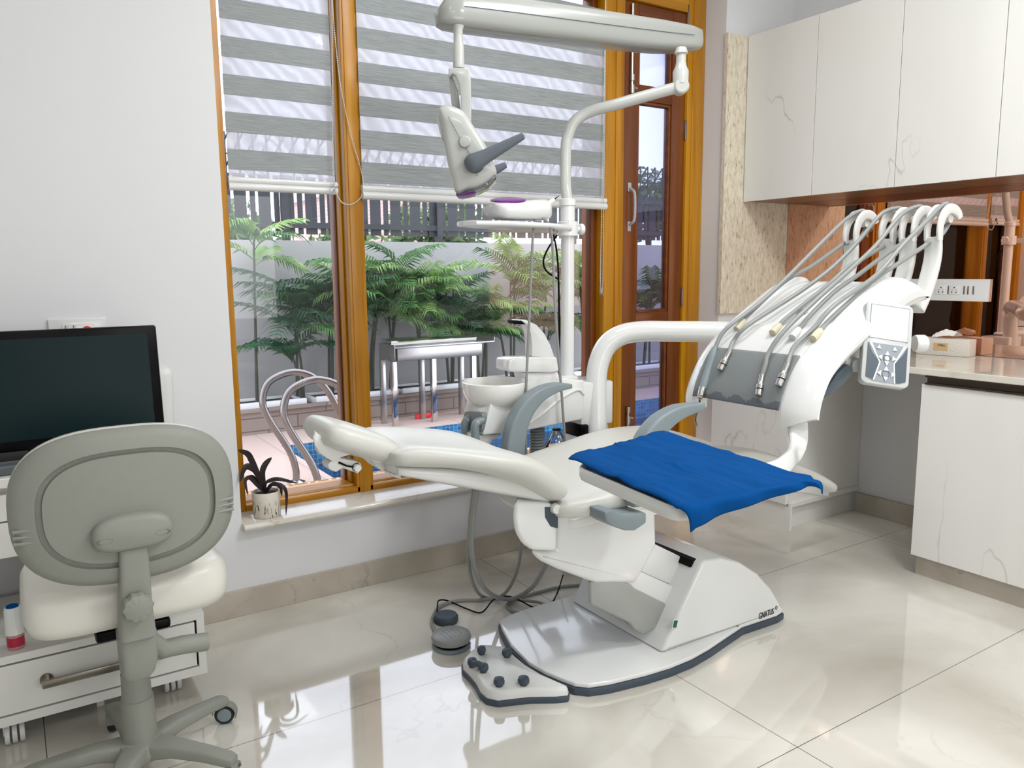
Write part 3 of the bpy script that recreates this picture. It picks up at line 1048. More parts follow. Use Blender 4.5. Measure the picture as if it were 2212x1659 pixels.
# socket strip on the mirror
t = thing('socket_strip', 'white socket and switch plate mounted on the mirror', 'socket', (XR-0.02, 1.96, 1.13))
def on_mirror(px, py, X=XR-0.03):
    return A(px, py, X=X)
p0, p1 = on_mirror(1985, 655), on_mirror(2136, 603)
p2 = on_mirror(2133, 652)
y0_, y1_ = p2.y, p0.y
z0_, z1_ = p2.z, p1.z
link('plate', box(XR-0.03, XR-0.0125, y0_, y1_+0.05, z0_, z1_, 0.002), M['white'], t)
zc_ = (z0_+z1_)/2
def yy(px):
    return on_mirror(px, 628).y
for a, c in ((2020, 2046), (2049, 2074)):
    fr = link('socket_outlet', box(XR-0.0325, XR-0.0301, yy(c), yy(a), zc_-0.022, zc_+0.022, 0.001), M['white'], t)
    ym = (yy(a)+yy(c))/2
    b = bmesh.new()
    for dy, dz, rr in ((0, 0.011, .0032), (-.010, -.010, .0028), (.010, -.010, .0028), (-.009, .001, .0016), (.009, .001, .0016)):
        add_lathe(b, [(rr, 0), (rr, 0.0008)], (XR-0.0326, ym+dy, zc_+dz), n=10, axis=(-1, 0, 0))
    link('pin_holes', b, M['black'], fr)
for px in (2049, 2083, 2091.5, 2103):
    link('switch_rocker', box(XR-0.0335, XR-0.0301, yy(px)-0.003, yy(px)+0.003, zc_-0.019, zc_+0.019, 0.001), M['satin'], t)

# tissue box
p = A(1984, 762, Z=0.89)+Vector((-0.055, -0.02, 0))
p.z = 0.8905
q = A(2095, 770, Z=0.89)+Vector((-0.05, -0.02, 0))
e1 = (q-p); e1.z = 0; L1 = e1.length; e1.normalize()
e2 = Vector((-e1.y, e1.x, 0))
mt = Matrix(((e1.x, e2.x, 0, p.x), (e1.y, e2.y, 0, p.y), (0, 0, 1, p.z), (0, 0, 0, 1)))
t = thing('tissue_box', 'white woven-look tissue box on the counter in front of the mirror', 'tissue box', p)
link('box', box(0, L1, 0, 0.085, 0, 0.078, 0.003, mtx=mt), mat('white_basketweave', 'D5CFC4', 0.6, bump=0.9, bscale=120), t)
b = bmesh.new()
bmesh.ops.create_grid(b, x_segments=14, y_segments=10, size=0.5)
for v in b.verts:
    x_, y_ = v.co.x, v.co.y
    h = 0.036*math.exp(-(y_*3)**2)*(1-abs(x_)*0.9)+0.008*noise.noise(Vector((x_*5, y_*5, 1)))
    v.co = mt @ Vector((L1*0.5+x_*0.10+y_*0.02, 0.042+y_*0.05, 0.079+max(0, h)+0.012*(x_+.5)))
link('tissue', b, mat('white_tissue', 'E8E4E0', 0.9), t, recalc=False)
lb = link('label_sticker', box(L1*0.33, L1*0.60, -0.0015, -0.0003, 0.024, 0.058, mtx=mt), M['sticker'], t, smooth=False)


def text(s, size, m, parent, mtx, ext=0.0004, name='lettering', shear=0.0, cx=1.0):
    cu = bpy.data.curves.new(name, 'FONT')
    cu.body = s
    cu.size = size
    cu.extrude = ext
    cu.shear = shear
    cu.space_character = cx
    cu.materials.append(m)
    to = bpy.data.objects.new('tmp', cu)
    COL.objects.link(to)
    me = bpy.data.meshes.new_from_object(to.evaluated_get(bpy.context.evaluated_depsgraph_get()))
    bpy.data.objects.remove(to)
    me.name = name
    o = bpy.data.objects.new(name, me)
    COL.objects.link(o)
    o.parent = parent
    o.matrix_parent_inverse = Matrix.Translation(-ORG.get(parent.name, Vector((0, 0, 0))))
    o.matrix_basis = mtx
    return o


text('UMILL', 0.0125, M['text'], lb, mt @ Matrix.Translation((L1*0.41, -0.0022, 0.044)) @ Matrix.Rotation(PI/2, 4, 'X'))

# ================================================================== LEFT: DESK, MONITOR, DRAWERS
t = thing('desk', 'white marble-look desk against the wall at the left', 'desk', (-0.4, 2.7, 0))
link('desktop', box(-1.6, 0.47, 2.50, WY-0.001, 0.722, 0.75, 0.003), M['marble'], t, smooth=False)
link('drawer', box(-1.6, 0.15, 2.52, 2.54, 0.625, 0.700, 0.001), M['marble'], t, smooth=False)
link('drawer', box(-1.6, 0.15, 2.52, 2.54, 0.52, 0.620, 0.001), M['marble'], t, smooth=False)
link('drawer_case', box(-1.6, 0.15, 2.541, WY-0.002, 0.52, 0.721), M['marble'], t, smooth=False)
link('end_panel', box(-1.62, -1.6, 2.5, WY-0.002, 0, 0.75), M['marble'], t, smooth=False)
link('end_panel', box(0.13, 0.15, 2.545, WY-0.016, 0, 0.519), M['marble'], t, smooth=False)

t = thing('computer_monitor', 'large black computer monitor on the desk', 'monitor', (0.1, 2.62, 0.75))
tilt = Matrix.Translation((0.09, 2.62, 0.82)) @ Matrix.Rotation(-0.10, 4, 'X')
xr_ = 0.30
link('housing', box(-0.40, xr_, 0, 0.035, -0.022, 0.325, 0.008, mtx=tilt), M['black'], t)
link('screen', box(-0.375, xr_-0.028, -0.0012, -0.0003, 0.008, 0.300, mtx=tilt), M['screen'], t, smooth=False)
b = bmesh.new()
add_box(b, -0.12, 0.02, 0.036, 0.06, 0.05, 0.15, 0.005, mtx=tilt)
add_tube(b, [(0.04, 2.69, 0.90), (0.04, 2.74, 0.80), (0.04, 2.76, 0.757)], 0.02)
add_box(b, -0.08, 0.16, 2.66, 2.86, 0.7505, 0.760, 0.004)
link('stand', b, M['black'], t)
tag(link('keyboard', box(-0.34, 0.02, 2.53, 2.60, 0.7505, 0.778, 0.006), M['wetgrey']), 'grey keyboard under a crinkled plastic cover below the monitor', 'keyboard')
b = box(0.27, 0.442, 2.72, 2.90, 0.751, 1.01, 0.03, 3)
for v in b.verts:
    nv = noise.noise_vector(v.co*9)
    v.co += nv*0.012
    if v.co.z < 0.7515:
        v.co.z = 0.7515
tag(link('wrapped_box', b, M['bag']), 'white plastic-wrapped box on the desk behind the right edge of the monitor', 'box')

# wall switch
t = thing('wall_switch', 'white switch plate with a red indicator on the wall above the monitor', 'switch', (0.196, WY, 1.13))
link('plate', box(0.112, 0.280, WY-0.01, WY-0.0005, 1.075, 1.157, 0.002), M['white'], t)
link('module_frame', box(0.150, 0.245, WY-0.0125, WY-0.0101, 1.093, 1.140, 0.001), M['white'], t)
for x in (0.163, 0.186):
    link('rocker', box(x-0.004, x+0.004, WY-0.015, WY-0.0126, 1.098, 1.136, 0.001), M['satin'], t)
link('red_indicator', lathe([(0, 0), (0.014, 0), (0.014, 0.012), (0.010, 0.018), (0, 0.018)], (0.222, WY-0.0126, 1.118), n=20, axis=(0, -1, 0)), M['red'], t)

# mobile drawer pedestal
DXR = 0.43
t = thing('drawer_pedestal', 'low white marble rolling drawer unit below the desk', 'drawer unit', (-0.1, 2.6, 0))
b = bmesh.new()
add_box(b, -0.75, DXR, 2.445, 2.90, 0.075, 0.275)
add_box(b, -0.75, DXR, 2.425, 2.445, 0.253, 0.275)
add_box(b, -0.75, DXR, 2.425, 2.445, 0.075, 0.102)
add_box(b, DXR-0.022, DXR, 2.425, 2.445, 0.102, 0.253)
link('carcass', b, M['marble'], t, smooth=False)
link('shadow_gap', box(-0.75, DXR-0.022, 2.4425, 2.4445, 0.102, 0.253), M['black'], t, smooth=False)
dr = link('drawer_front', box(-0.75, DXR-0.028, 2.425, 2.442, 0.107, 0.247, 0.0015), M['marble'], t, smooth=False)
b = bmesh.new()
add_box(b, -0.005, 0.32, 2.385, 2.397, 0.172, 0.196, 0.005)
for x in (0.008, 0.305):
    add_tube(b, [(x, 2.390, 0.184), (x, 2.4245, 0.184)], 0.010, n=12, smooth=0)
    add_lathe(b, [(0, 0), (0.017, 0), (0.017, 0.004), (0, 0.004)], (x, 2.4245, 0.184), n=18, axis=(0, -1, 0))
link('bar_handle', b, M['satin'], dr)
for x, y in ((-0.08, 2.47), (0.34, 2.52), (0.34, 2.84), (-0.6, 2.84)):
    b = bmesh.new()
    for k in range(3):
        add_lathe(b, [(0, -0.006), (0.026, -0.006), (0.028, 0), (0.026, 0.006), (0, 0.006)], (x-0.018+k*0.018, y, 0.0285), n=18, axis=(1, 0, 0))
    add_box(b, x-0.03, x+0.03, y-0.02, y+0.02, 0.062, 0.0745)
    add_box(b, x-0.027, x-0.011, y-0.008, y+0.008, 0.03, 0.064)
    link('caster', b, M['bag'], t)
# bottle
t = thing('small_bottle', 'small white bottle with a blue cap and red label on the rolling drawer unit', 'bottle', (-0.055, 2.462, 0.2755))
link('body', lathe([(0, 0), (0.019, 0), (0.021, 0.004), (0.021, 0.040), (0.019, 0.044), (0, 0.044)], (-0.055, 2.470, 0.2755), n=24), mat('pinkish_clear_bottle', 'B98A84', 0.2), t)
link('red_label', lathe([(0.0214, 0), (0.0214, 0.026)], (-0.055, 2.470, 0.285), n=24), mat('crimson_label', 'B02040', 0.4), t, recalc=False)
link('cap', lathe([(0, 0), (0.024, 0), (0.0215, 0.070), (0.019, 0.076), (0, 0.076)], (-0.055, 2.470, 0.3197), n=24), M['white'], t)
link('cap_top', lathe([(0, 0), (0.016, 0), (0.015, 0.003), (0.006, 0.003), (0, 0.002)], (-0.055, 2.470, 0.3960), n=24), M['blue'], t)

# ================================================================== STOOL
SC = Vector((0.20, 2.12, 0))
t = thing('operator_stool', 'grey dental operator stool with an oval backrest in front of the desk', 'stool', SC)
# backrest: rounded oval shell, near side faces the viewer
BY = 1.975
bl_, br_, bt_, bb_ = A(14, 1120, Y=BY).x, A(513, 1080, Y=BY).x, A(262, 925, Y=BY).z, A(262, 1260, Y=BY).z
bcx, bcz, ba, bb2 = (bl_+br_)/2, (bt_+bb_)/2, (br_-bl_)/2, (bt_-bb_)/2


def oval_outline(a, b_, e, n=64):
    out = []
    for i in range(n):
        th = 2*PI*i/n
        c, s = math.cos(th), math.sin(th)
        out.append((a*math.copysign(abs(c)**(2/e), c), b_*math.copysign(abs(s)**(2/e), s)))
    return out


def oval_ring(sc_, y, e=2.7, sb=None):
    # curved: the sides wrap forward (+y)
    return [Vector((bcx+x*1.0, y+0.10*(x/ba)**2*ba*1.4, bcz+z)) for x, z in oval_outline(ba*sc_, bb2*(sb if sb else sc_), e)]


b = bmesh.new()
rings = [oval_ring(0.80, 0.030+BY), oval_ring(0.955, 0.026+BY), oval_ring(1.0, 0.014+BY), oval_ring(0.995, 0.0+BY), oval_ring(0.965, -0.012+BY), oval_ring(0.90, -0.020+BY, sb=.885),
         oval_ring(0.785, -0.024+BY, sb=.75), oval_ring(0.778, -0.012+BY, sb=.74), oval_ring(0.735, -0.012+BY, sb=.69), oval_ring(0.728, -0.022+BY, sb=.68), oval_ring(0.4, -0.026+BY, sb=.36)]
add_ring_mesh(b, rings)
link('backrest_shell', b, M['stool'], t, angle=50)
b = bmesh.new()
add_ring_mesh(b, [oval_ring(0.99, BY+0.016), oval_ring(1.0, BY+0.03), oval_ring(0.99, BY+0.055), oval_ring(0.92, BY+0.07), oval_ring(0.5, BY+0.074)])
link('backrest_cushion', b, M['stoolseat'], t, angle=60)
for sx in (-1, 1):
    b = bmesh.new()
    for k in range(3):
        zz = bcz-0.025-k*0.014
        p_ = []
        for q_ in range(7):
            f = 0.80+0.165*q_/6
            p_.append((bcx+sx*ba*f, BY-0.0185+0.10*f*f*ba*1.4, zz))
        add_tube(b, p_, 0.0045, n=6, smooth=0)
    link('grip_ribs', b, M['stool'], t)
# bracket cover
bx0, bx1 = A(196, 1150, Y=BY-0.03).x, A(372, 1140, Y=BY-0.03).x
bz0, bz1 = A(285, 1185, Y=BY-0.03).z, A(285, 1108, Y=BY-0.03).z
cxm, czm = (bx0+bx1)/2, (bz0+bz1)/2
b = bmesh.new()
def lens(sx, sz, y):
    return [Vector((cxm+x, y, czm+z+0.0*x-0.10*(x*x)/0.1*(1 if z > 0 else 0.0))) for x, z in oval_outline((bx1-bx0)/2*sx, (bz1-bz0)/2*sz, 3.2, 40)]
add_ring_mesh(b, [lens(1, 1, BY-0.015), lens(1, 1, BY-0.04), lens(.95, .9, BY-0.05), lens(.8, .7, BY-0.055)])
cv = link('bracket_cover', b, M['stool'], t, angle=50)
for sx in (-1, 1):
    b = bmesh.new()
    pth = [(cxm+sx*0.060+0.016*math.cos(a_), BY-0.0546, czm-0.008+0.0065*math.sin(a_)) for a_ in [2*PI*i/16 for i in range(17)]]
    add_tube(b, pth, 0.0007, n=4, smooth=0)
    add_lathe(b, [(0, 0), (0.002, 0.0005)], (cxm+sx*0.076, BY-0.0546, czm-0.008), n=8, axis=(0, -1, 0))
    link('screw_cap', b, M['panel2'], cv)
# upright
ux = A(300, 1300, Y=BY-0.03).x
U = lambda py: A(300, py, Y=BY-0.03).z
def wx(px0, px1, py):
    return A(px0, py, Y=BY-0.03).x, A(px1, py, Y=BY-0.03).x
secs = []
for py, a, c, d in ((1182, 256, 320, .012), (1250, 257, 326, .016), (1310, 257, 330, .020), (1378, 258, 340, .026)):
    xa, xb = wx(a, c, py)
    secs.append(sect(((xa+xb)/2, BY-0.032+d, U(py)), (1, 0, 0), (0, 1, 0), (xb-xa)/2, 0.010+d, 5))
link('upright', loft(secs[::-1]), M['stool'], t, angle=50)
secs = []
for py, a, c, d in ((1380, 257, 344, .05), (1430, 262, 346, .05), (1462, 265, 340, .045), (1472, 272, 332, .04)):
    xa, xb = wx(a, c, py)
    secs.append(sect(((xa+xb)/2, BY+0.02, U(py)), (1, 0, 0), (0, 1, 0), (xb-xa)/2, d, 5))
link('lower_clamp', loft(secs[::-1]), M['stool'], t, angle=50)
kx, kz = A(296, 1308, Y=BY-0.05).x, A(296, 1308, Y=BY-0.05).z
b = bmesh.new()
rr = [Vector((0, 0, 0))]
def knob_ring(r, y, am=0.05):
    return [Vector((kx+math.cos(a_)*r*(1+am*math.cos(10*a_)), y, kz+math.sin(a_)*r*(1+am*math.cos(10*a_)))) for a_ in [2*PI*i/60 for i in range(60)]]
add_ring_mesh(b, [knob_ring(.018, BY-0.03), knob_ring(.031, BY-0.045), knob_ring(.034, BY-0.06), knob_ring(.030, BY-0.072), knob_ring(.018, BY-0.076), knob_ring(.004, BY-0.077)])
link('knob', b, M['stool'], t, angle=50)
link('lever_arm', tube([(ux+0.02, BY+0.03, U(1410)), (A(352, 1400, Y=2.02).x, 2.02, A(352, 1402, Y=2.02).z), (A(398, 1392, Y=2.03).x, 2.03, A(398, 1392, Y=2.03).z), (A(446, 1388, Y=2.04).x, 2.04, A(446, 1386, Y=2.04).z)], 0.0235, n=16, smooth=0), M['stool'], t)
# seat
SZ = A(270, 1385, Y=2.03).z
b = bmesh.new()
sx0, sx1 = A(42, 1320, Y=2.03).x, A(495, 1280, Y=2.12).x
scx, sa = (sx0+sx1)/2, (sx1-sx0)/2
def seatring(f, z, dy=0):
    return [Vector((scx+x, 2.235+y, z)) for x, y in oval_outline(sa*f, 0.205*f, 5.0, 56)]
zb = A(60, 1395, Y=2.04).z-.012
add_ring_mesh(b, [seatring(.86, zb-.002), seatring(.955, zb+.006), seatring(.995, zb+.03), seatring(1.0, zb+.055), seatring(.985, zb+.090), seatring(.94, zb+.108), seatring(.85, zb+.116), seatring(.5, zb+.119), seatring(.15, zb+.119)])
link('seat_cushion', b, M['stoolseat'], t, angle=60)
link('seat_pan', box(0.115, 0.285, 2.05, 2.36, zb-0.03, zb-0.0025, 0.008), M['black'], t)
link('gas_column', lathe([(0, 0), (.042, 0), (.040, .13), (.036, .132), (.034, .20), (.03, .202), (.03, .26), (0, .26)], (SC.x, SC.y, 0.085), n=32), M['stool'], t)
link('upper_column', lathe([(0, 0), (.02, 0), (.02, zb-0.03-.345), (0, zb-0.03-.345)], (SC.x, SC.y, 0.345), n=20), M['steel'], t)
link('arm_bracket', box(SC.x-0.03, SC.x+0.03, BY+0.02, 2.16, zb-0.06, zb-0.031, 0.006), M['stool'], t)
link('hub', lathe([(0, 0), (.055, 0), (.062, .02), (.055, .045), (.046, .05), (0, .05)], (SC.x, SC.y, 0.055), n=32), M['stool'], t)
for k in range(5):
    az = math.radians(27+72*k)
    d = Vector((math.cos(az), math.sin(az), 0)); s_ = Vector((-d.y, d.x, 0))
    secs = []
    for r_, zc, hw, hh in ((0.035, 0.078, .034, .026), (0.10, 0.085, .026, .020), (0.19, 0.080, .021, .017), (0.255, 0.072, .020, .015), (0.27, 0.070, .016, .011)):
        secs.append(sect(SC+d*r_+Vector((0, 0, zc)), s_, (0, 0, 1), hw, hh, 4, 20))
    lg = link('leg', loft(secs), M['stool'], t, angle=50)
    c = SC+d*0.265
    rot = az+random.uniform(-.6, .6)+0.9
    ad = Vector((math.cos(rot), math.sin(rot), 0))
    cs = link('caster', lathe([(0, -.011), (.0262, -.011), (.028, -.008), (.028, .008), (.0262, .011), (0, .011)], (c.x, c.y, .0285), n=28, axis=ad), M['caster'], lg)
    b = bmesh.new()
    for sg in (-1, 1):
        add_lathe(b, [(0, 0), (.020, 0), (.018, .002), (0, .0025)], Vector((c.x, c.y, .0285))+ad*0.0112*sg, n=24, axis=ad*sg)
    link('wheel_disc', b, M['grey'], cs)
    b = bmesh.new()
    nn = ad.cross(Vector((0, 0, 1)))
    for i_ in range(1):
        rings = []
        for q_ in range(13):
            th = math.radians(-20+q_*16)
            rad = Vector((0, 0, 1))*math.sin(th)+nn*math.cos(th)
            cc = Vector((c.x, c.y, .0285))
            rings.append([cc+rad*.0305-ad*.014, cc+rad*.0345-ad*.014, cc+rad*.0345+ad*.014, cc+rad*.0305+ad*.014])
        add_ring_mesh(b, rings)
    link('caster_hood', b, M['stool'], cs)

# ================================================================== POTTED PLANT
pc = Vector((0.790, 3.0, 0.3615))
t = thing('potted_plant', 'dark purple leafy plant in a white pot with scratched grass pattern on the window sill', 'plant', pc)
def pot_mat():
    m, n, l, bs = mk('white_pot_with_black_grass_lines')
    tc = n.new('ShaderNodeTexCoord')
    sp = n.new('ShaderNodeSeparateXYZ')
    l.new(tc.outputs['Object'], sp.inputs[0])
    mp = n.new('ShaderNodeMapping'); mp.inputs['Scale'].default_value = (150, 150, 22)
    l.new(tc.outputs['Object'], mp.inputs['Vector'])
    nz = n.new('ShaderNodeTexNoise'); nz.inputs['Scale'].default_value = 1; nz.inputs['Detail'].default_value = 2; nz.inputs['Distortion'].default_value = .8
    l.new(mp.outputs[0], nz.inputs['Vector'])
    r = ramp(n, [(0.39, srgb('3A352E')), (0.43, srgb('DDD6C8'))])
    l.new(nz.outputs['Fac'], r.inputs[0])
    zl = n.new('ShaderNodeMath'); zl.operation = 'LESS_THAN'; zl.inputs[1].default_value = pc.z+0.066
    l.new(sp.outputs[2], zl.inputs[0])
    c = mixc(n, l, zl.outputs[0], srgb('DDD6C8'), r.outputs[0])
    l.new(c, bs.inputs['Base Color']); bs.inputs['Roughness'].default_value = .5
    return m
link('pot', lathe([(0, 0), (.048, 0), (.051, .004), (.053, .098), (.051, .101), (.047, .099), (.046, .085), (0, .085)], pc, n=40), pot_mat(), t)
link('soil', lathe([(0, 0), (.0455, 0), (.0455, .003), (0, .006)], pc+Vector((0, 0, .0852)), n=24), M['soil'], t)
def strap_leaf(base, pts, wmax):
    P = catmull([Vector(base)]+[Vector(p) for p in pts], 6)
    bm = bmesh.new()
    prev = None
    n = len(P)
    for i, p in enumerate(P):
        s = i/(n-1)
        wv_ = wmax*(0.35+1.2*s)*(1-s)**0.6*1.3 if s < 1 else 0.0005
        wv_ = max(0.0006, min(wv_, wmax))
        tg = (P[min(i+1, n-1)]-P[max(i-1, 0)]).normalized()
        sd = tg.cross(Vector((0.3, -1, 0.2))).normalized()
        up = tg.cross(sd)
        cur = [bm.verts.new(p-sd*wv_+up*wv_*.3), bm.verts.new(p), bm.verts.new(p+sd*wv_+up*wv_*.3)]
        if prev:
            bm.faces.new((prev[0], prev[1], cur[1], cur[0]))
            bm.faces.new((prev[1], prev[2], cur[2], cur[1]))
        prev = cur
    return bm
cb_ = pc+Vector((0.0, 0, 0.09))
def lfp(*pp):
    return [A(x_, y_, Y=3.0+dy) for x_, y_, dy in pp]
leaves = [lfp((560, 1030, -.01), (545, 995, -.02), (535, 980, -.03), (514, 972, -.04)),
          lfp((560, 1030, -.02), (548, 1012, -.04), (530, 1010, -.05), (518, 1042, -.06)),
          lfp((568, 1025, 0), (573, 1005, 0), (587, 988, 0)),
          lfp((575, 1045, -.03), (590, 1036, -.04), (610, 1036, -.05), (642, 1044, -.05)),
          lfp((585, 1048, -.03), (607, 1048, -.05), (619, 1065, -.06), (618, 1114, -.06)),
          lfp((556, 1042, -.01), (545, 1030, -.02), (528, 1034, -.03)),
          lfp((590, 1045, .0), (606, 1052, .0), (609, 1072, .0)),
          lfp((556, 1048, -.02), (540, 1032, -.03), (530, 1040, -.04), (536, 1070, -.05))]
for i, pts in enumerate(leaves):
    link('leaf', strap_leaf(cb_, pts, 0.016 if i < 3 else 0.010), M['purpleleaf'], t, recalc=False, angle=180)

# ================================================================== DENTAL CHAIR
CYC = 2.03
EX, EY, EZ = Vector((1, 0, 0)), Vector((0, 1, 0)), Vector((0, 0, 1))
dc = thing('dental_chair', 'reclined pale grey dental patient chair on a white floor base', 'dental chair', (1.85, CYC, 0))


def cushion(st, dish, e=3.2, n=40, cy=CYC):
    return loft([sect((x, cy, (zt+zb)/2), EY, EZ, hw, (zt-zb)/2, e, n, dish) for x, zt, zb, hw in st])


def dense(st, k=4):
    """smooth the station list"""
    P = catmull([Vector(s[:3]) for s in st], k)
    W = catmull([Vector((s[3], 0, 0)) for s in st], k)
    return [(p.x, p.y, p.z, w_.x) for p, w_ in zip(P, W)]


# backrest
st = [(0.835, 0.815, 0.800, 0.10), (0.842, 0.842, 0.776, 0.165), (0.90, 0.856, 0.764, 0.195), (1.0, 0.842, 0.750, 0.222), (1.10, 0.824, 0.722, 0.250), (1.19, 0.808, 0.682, 0.262), (1.25, 0.788, 0.642, 0.260), (1.30, 0.760, 0.608, 0.252), (1.338, 0.722, 0.600, 0.240), (1.358, 0.688, 0.618, 0.222), (1.364, 0.662, 0.640, 0.17)]
link('backrest', cushion(dense(st), 0.032, 2.7), M['vinyl'], dc, angle=70)
# back shell
st = []
for (px, py), xt, hw in (((858, 1031), .775, .12), ((875, 1034), .78, .145), ((1000, 1060), .76, .18), ((1115, 1082), .72, .20), ((1185, 1092), .66, .20), ((1197, 1082), .645, .18)):
    p_ = A(px, py, Y=CYC-hw)
    st.append((p_.x, xt, p_.z, hw))
link('backrest_shell', cushion(dense(st), 0, 4), M['white'], dc, angle=50)
# headrest
hc = A(757, 945, Y=CYC)
hd = Vector((0.925, 0, -0.38)).normalized()
hu = Vector((0.38, 0, 0.925)).normalized()
hs = []
for f, a_, b_ in ((-1.0, .05, .012), (-.97, .10, .026), (-.85, .118, .036), (-.5, .125, .042), (0, .125, .043), (.5, .125, .042), (.85, .120, .037), (.97, .10, .026), (1.0, .05, .012)):
    hs.append(sect(hc+hd*(f*0.108), EY, hu, a_, b_, 2.7, 36, 0.006))
link('headrest', loft(hs), M['vinyl'], dc, angle=70)
Yh = 1.965
pl = [A(x_, y_, Y=Yh) for x_, y_ in ((676, 943), (680, 962), (690, 978), (706, 990), (722, 999), (738, 988), (756, 983), (785, 990), (815, 1001), (840, 1000), (838, 990), (800, 985), (740, 962), (700, 944), (684, 936))]


def clamp_side(bm, y0, slope):
    xm = min(v.co.x for v in bm.verts if v.co.y < y0+.02)
    for v in bm.verts:
        v.co.x = max(v.co.x, xm+slope*max(0, v.co.y-y0-.008))
    return bm


hb = link('headrest_bracket', clamp_side(prism([(p_.x, p_.z) for p_ in pl], 'Y', Yh, 2.03, 0.004), Yh, .42), M['ivory'], dc)
pl = [A(x_, y_, Y=Yh) for x_, y_ in ((709, 1006), (714, 1016), (728, 1021), (742, 1012), (776, 1024), (783, 1014), (782, 1002), (768, 996), (735, 990), (718, 996))]
link('adjuster_housing', prism([(p_.x, p_.z) for p_ in pl], 'Y', Yh+0.005, 2.02, 0.003), M['ivory'], hb)
kp = A(771, 1010, Y=Yh)
link('release_button', lathe([(0, 0), (.0105, 0), (.0105, .012), (.009, .014), (0, .014)], kp+EY*0.004, n=24, axis=(0, -1, 0)), M['white'], hb)
link('button_groove', lathe([(0, 0), (.0122, 0), (.0122, .0015), (0, .0015)], kp+EY*0.0065, n=24, axis=(0, -1, 0)), M['black'], hb)
pl = [A(x_, y_, Y=Yh+.02) for x_, y_ in ((728, 994), (745, 1002), (762, 1004), (762, 1008), (742, 1005), (726, 998))]
link('slot', prism([(p_.x, p_.z) for p_ in pl], 'Y', Yh-0.0, Yh+0.03), M['black'], hb)
pl = [A(x_, y_, Y=2.0) for x_, y_ in ((800, 996), (815, 1010), (832, 1020), (850, 1030), (866, 1034), (858, 1016), (842, 994), (830, 992))]
link('support_plate', prism([(p_.x, p_.z) for p_ in pl], 'Y', 1.99, 2.07, 0.003), M['ivory'], dc)

# seat
st = [(1.315, 0.600, 0.585, 0.16), (1.325, 0.625, 0.560, 0.225), (1.38, 0.650, 0.548, 0.262), (1.50, 0.668, 0.546, 0.282), (1.67, 0.692, 0.566, 0.288), (1.85, 0.718, 0.600, 0.285), (2.0, 0.720, 0.612, 0.278), (2.15, 0.700, 0.604, 0.268), (2.36, 0.630, 0.542, 0.245), (2.57, 0.545, 0.462, 0.215), (2.73, 0.468, 0.395, 0.182), (2.79, 0.435, 0.382, 0.14), (2.805, 0.415, 0.400, 0.07)]
link('seat', cushion(dense(st), 0.040, 2.9), M['vinyl'], dc, angle=70)
link('seat_underpan', cushion([(1.36, .56, .52, .16), (1.40, .57, .50, .2), (1.9, .61, .52, .2), (2.35, .54, .47, .18), (2.75, .42, .37, .14), (2.8, .40, .38, .1)], 0, 4), M['white'], dc, angle=50)

# armrests


def armrest(pts, Y, th, w_):
    P = catmull([A(x_, y_, Y=Y) for x_, y_ in pts], 6)
    secs = []
    n = len(P)
    for i, p_ in enumerate(P):
        t_ = (P[min(i+1, n-1)]-P[max(i-1, 0)]).normalized()
        nn = Vector((-t_.z, 0, t_.x))
        f = i/(n-1)*(len(th)-1)
        a = int(min(f, len(th)-2))
        hh = th[a]+(th[a+1]-th[a])*(f-a)
        secs.append(sect(p_, EY, nn, w_*(1 if 0 < i < n-1 else .8), hh, 6, 32))
    return loft(secs)


ar = link('armrest', armrest([(1108, 1000), (1108, 960), (1117, 915), (1137, 877), (1166, 850), (1200, 836), (1228, 833)], 2.36, [.041, .040, .036, .028, .018, .008], 0.030), M['grey'], dc, angle=40)
ar = link('armrest', armrest([(1376, 1090), (1378, 1040), (1384, 985), (1398, 948), (1425, 915), (1462, 890), (1512, 876)], 1.715, [.030, .032, .033, .034, .030, .022, .010], 0.027), M['grey'], dc, angle=40)
q0, q1 = A(1307, 1104, Y=1.70), A(1397, 1146, Y=1.70)
link('armrest_mount', prism([(A(x_, y_, Y=1.69).x, A(x_, y_, Y=1.69).z) for x_, y_ in ((1306, 1106), (1310, 1128), (1325, 1138), (1352, 1147), (1372, 1147), (1397, 1130), (1397, 1108), (1345, 1110), (1325, 1102))], 'Y', 1.69, 1.78, 0.006, 3), M['grey'], ar)

# central body
YB0, YB1 = 1.83, 2.23


def xz(pts, Y):
    return [(A(x_, y_, Y=Y).x, A(x_, y_, Y=Y).z) for x_, y_ in pts]




def lens_side(bm, y0, slope=.80, rnd=0.0):
    xm = min(v.co.x for v in bm.verts if v.co.y < y0+.03)
    for v in bm.verts:
        v.co.x = max(v.co.x, xm+slope*max(0, v.co.y-y0-.012))
    return bm


link('back_hinge_cover', lens_side(prism(xz(((1117, 1086), (1113, 1120), (1118, 1152), (1132, 1176), (1152, 1190), (1204, 1192), (1207, 1100), (1190, 1086)), YB0-.01), 'Y', YB0-.01, YB1+.01, 0.012, 3), YB0-.01), M['white'], dc)
link('seat_support_cover', lens_side(prism(xz(((1204, 1098), (1204, 1188), (1178, 1192), (1150, 1190), (1168, 1212), (1210, 1232), (1290, 1262), (1375, 1262), (1420, 1180), (1418, 1100), (1380, 1092)), YB0+.012), 'Y', YB0+.012, YB1-.012, 0.016, 3), YB0+.012), M['white'], dc)
link('hinge_gap', prism(xz(((1177, 1095), (1178, 1118), (1190, 1138), (1206, 1142), (1206, 1095)), YB0-.012), 'Y', YB0-.0115, YB0+.02, 0.002), M['dgrey'], dc)
link('hinge_pin', lathe([(0, 0), (.016, 0), (.014, .012), (0, .012)], A(1198, 1098, Y=YB0-.012), n=20, axis=(0, -1, 0)), M['ivory'], dc)
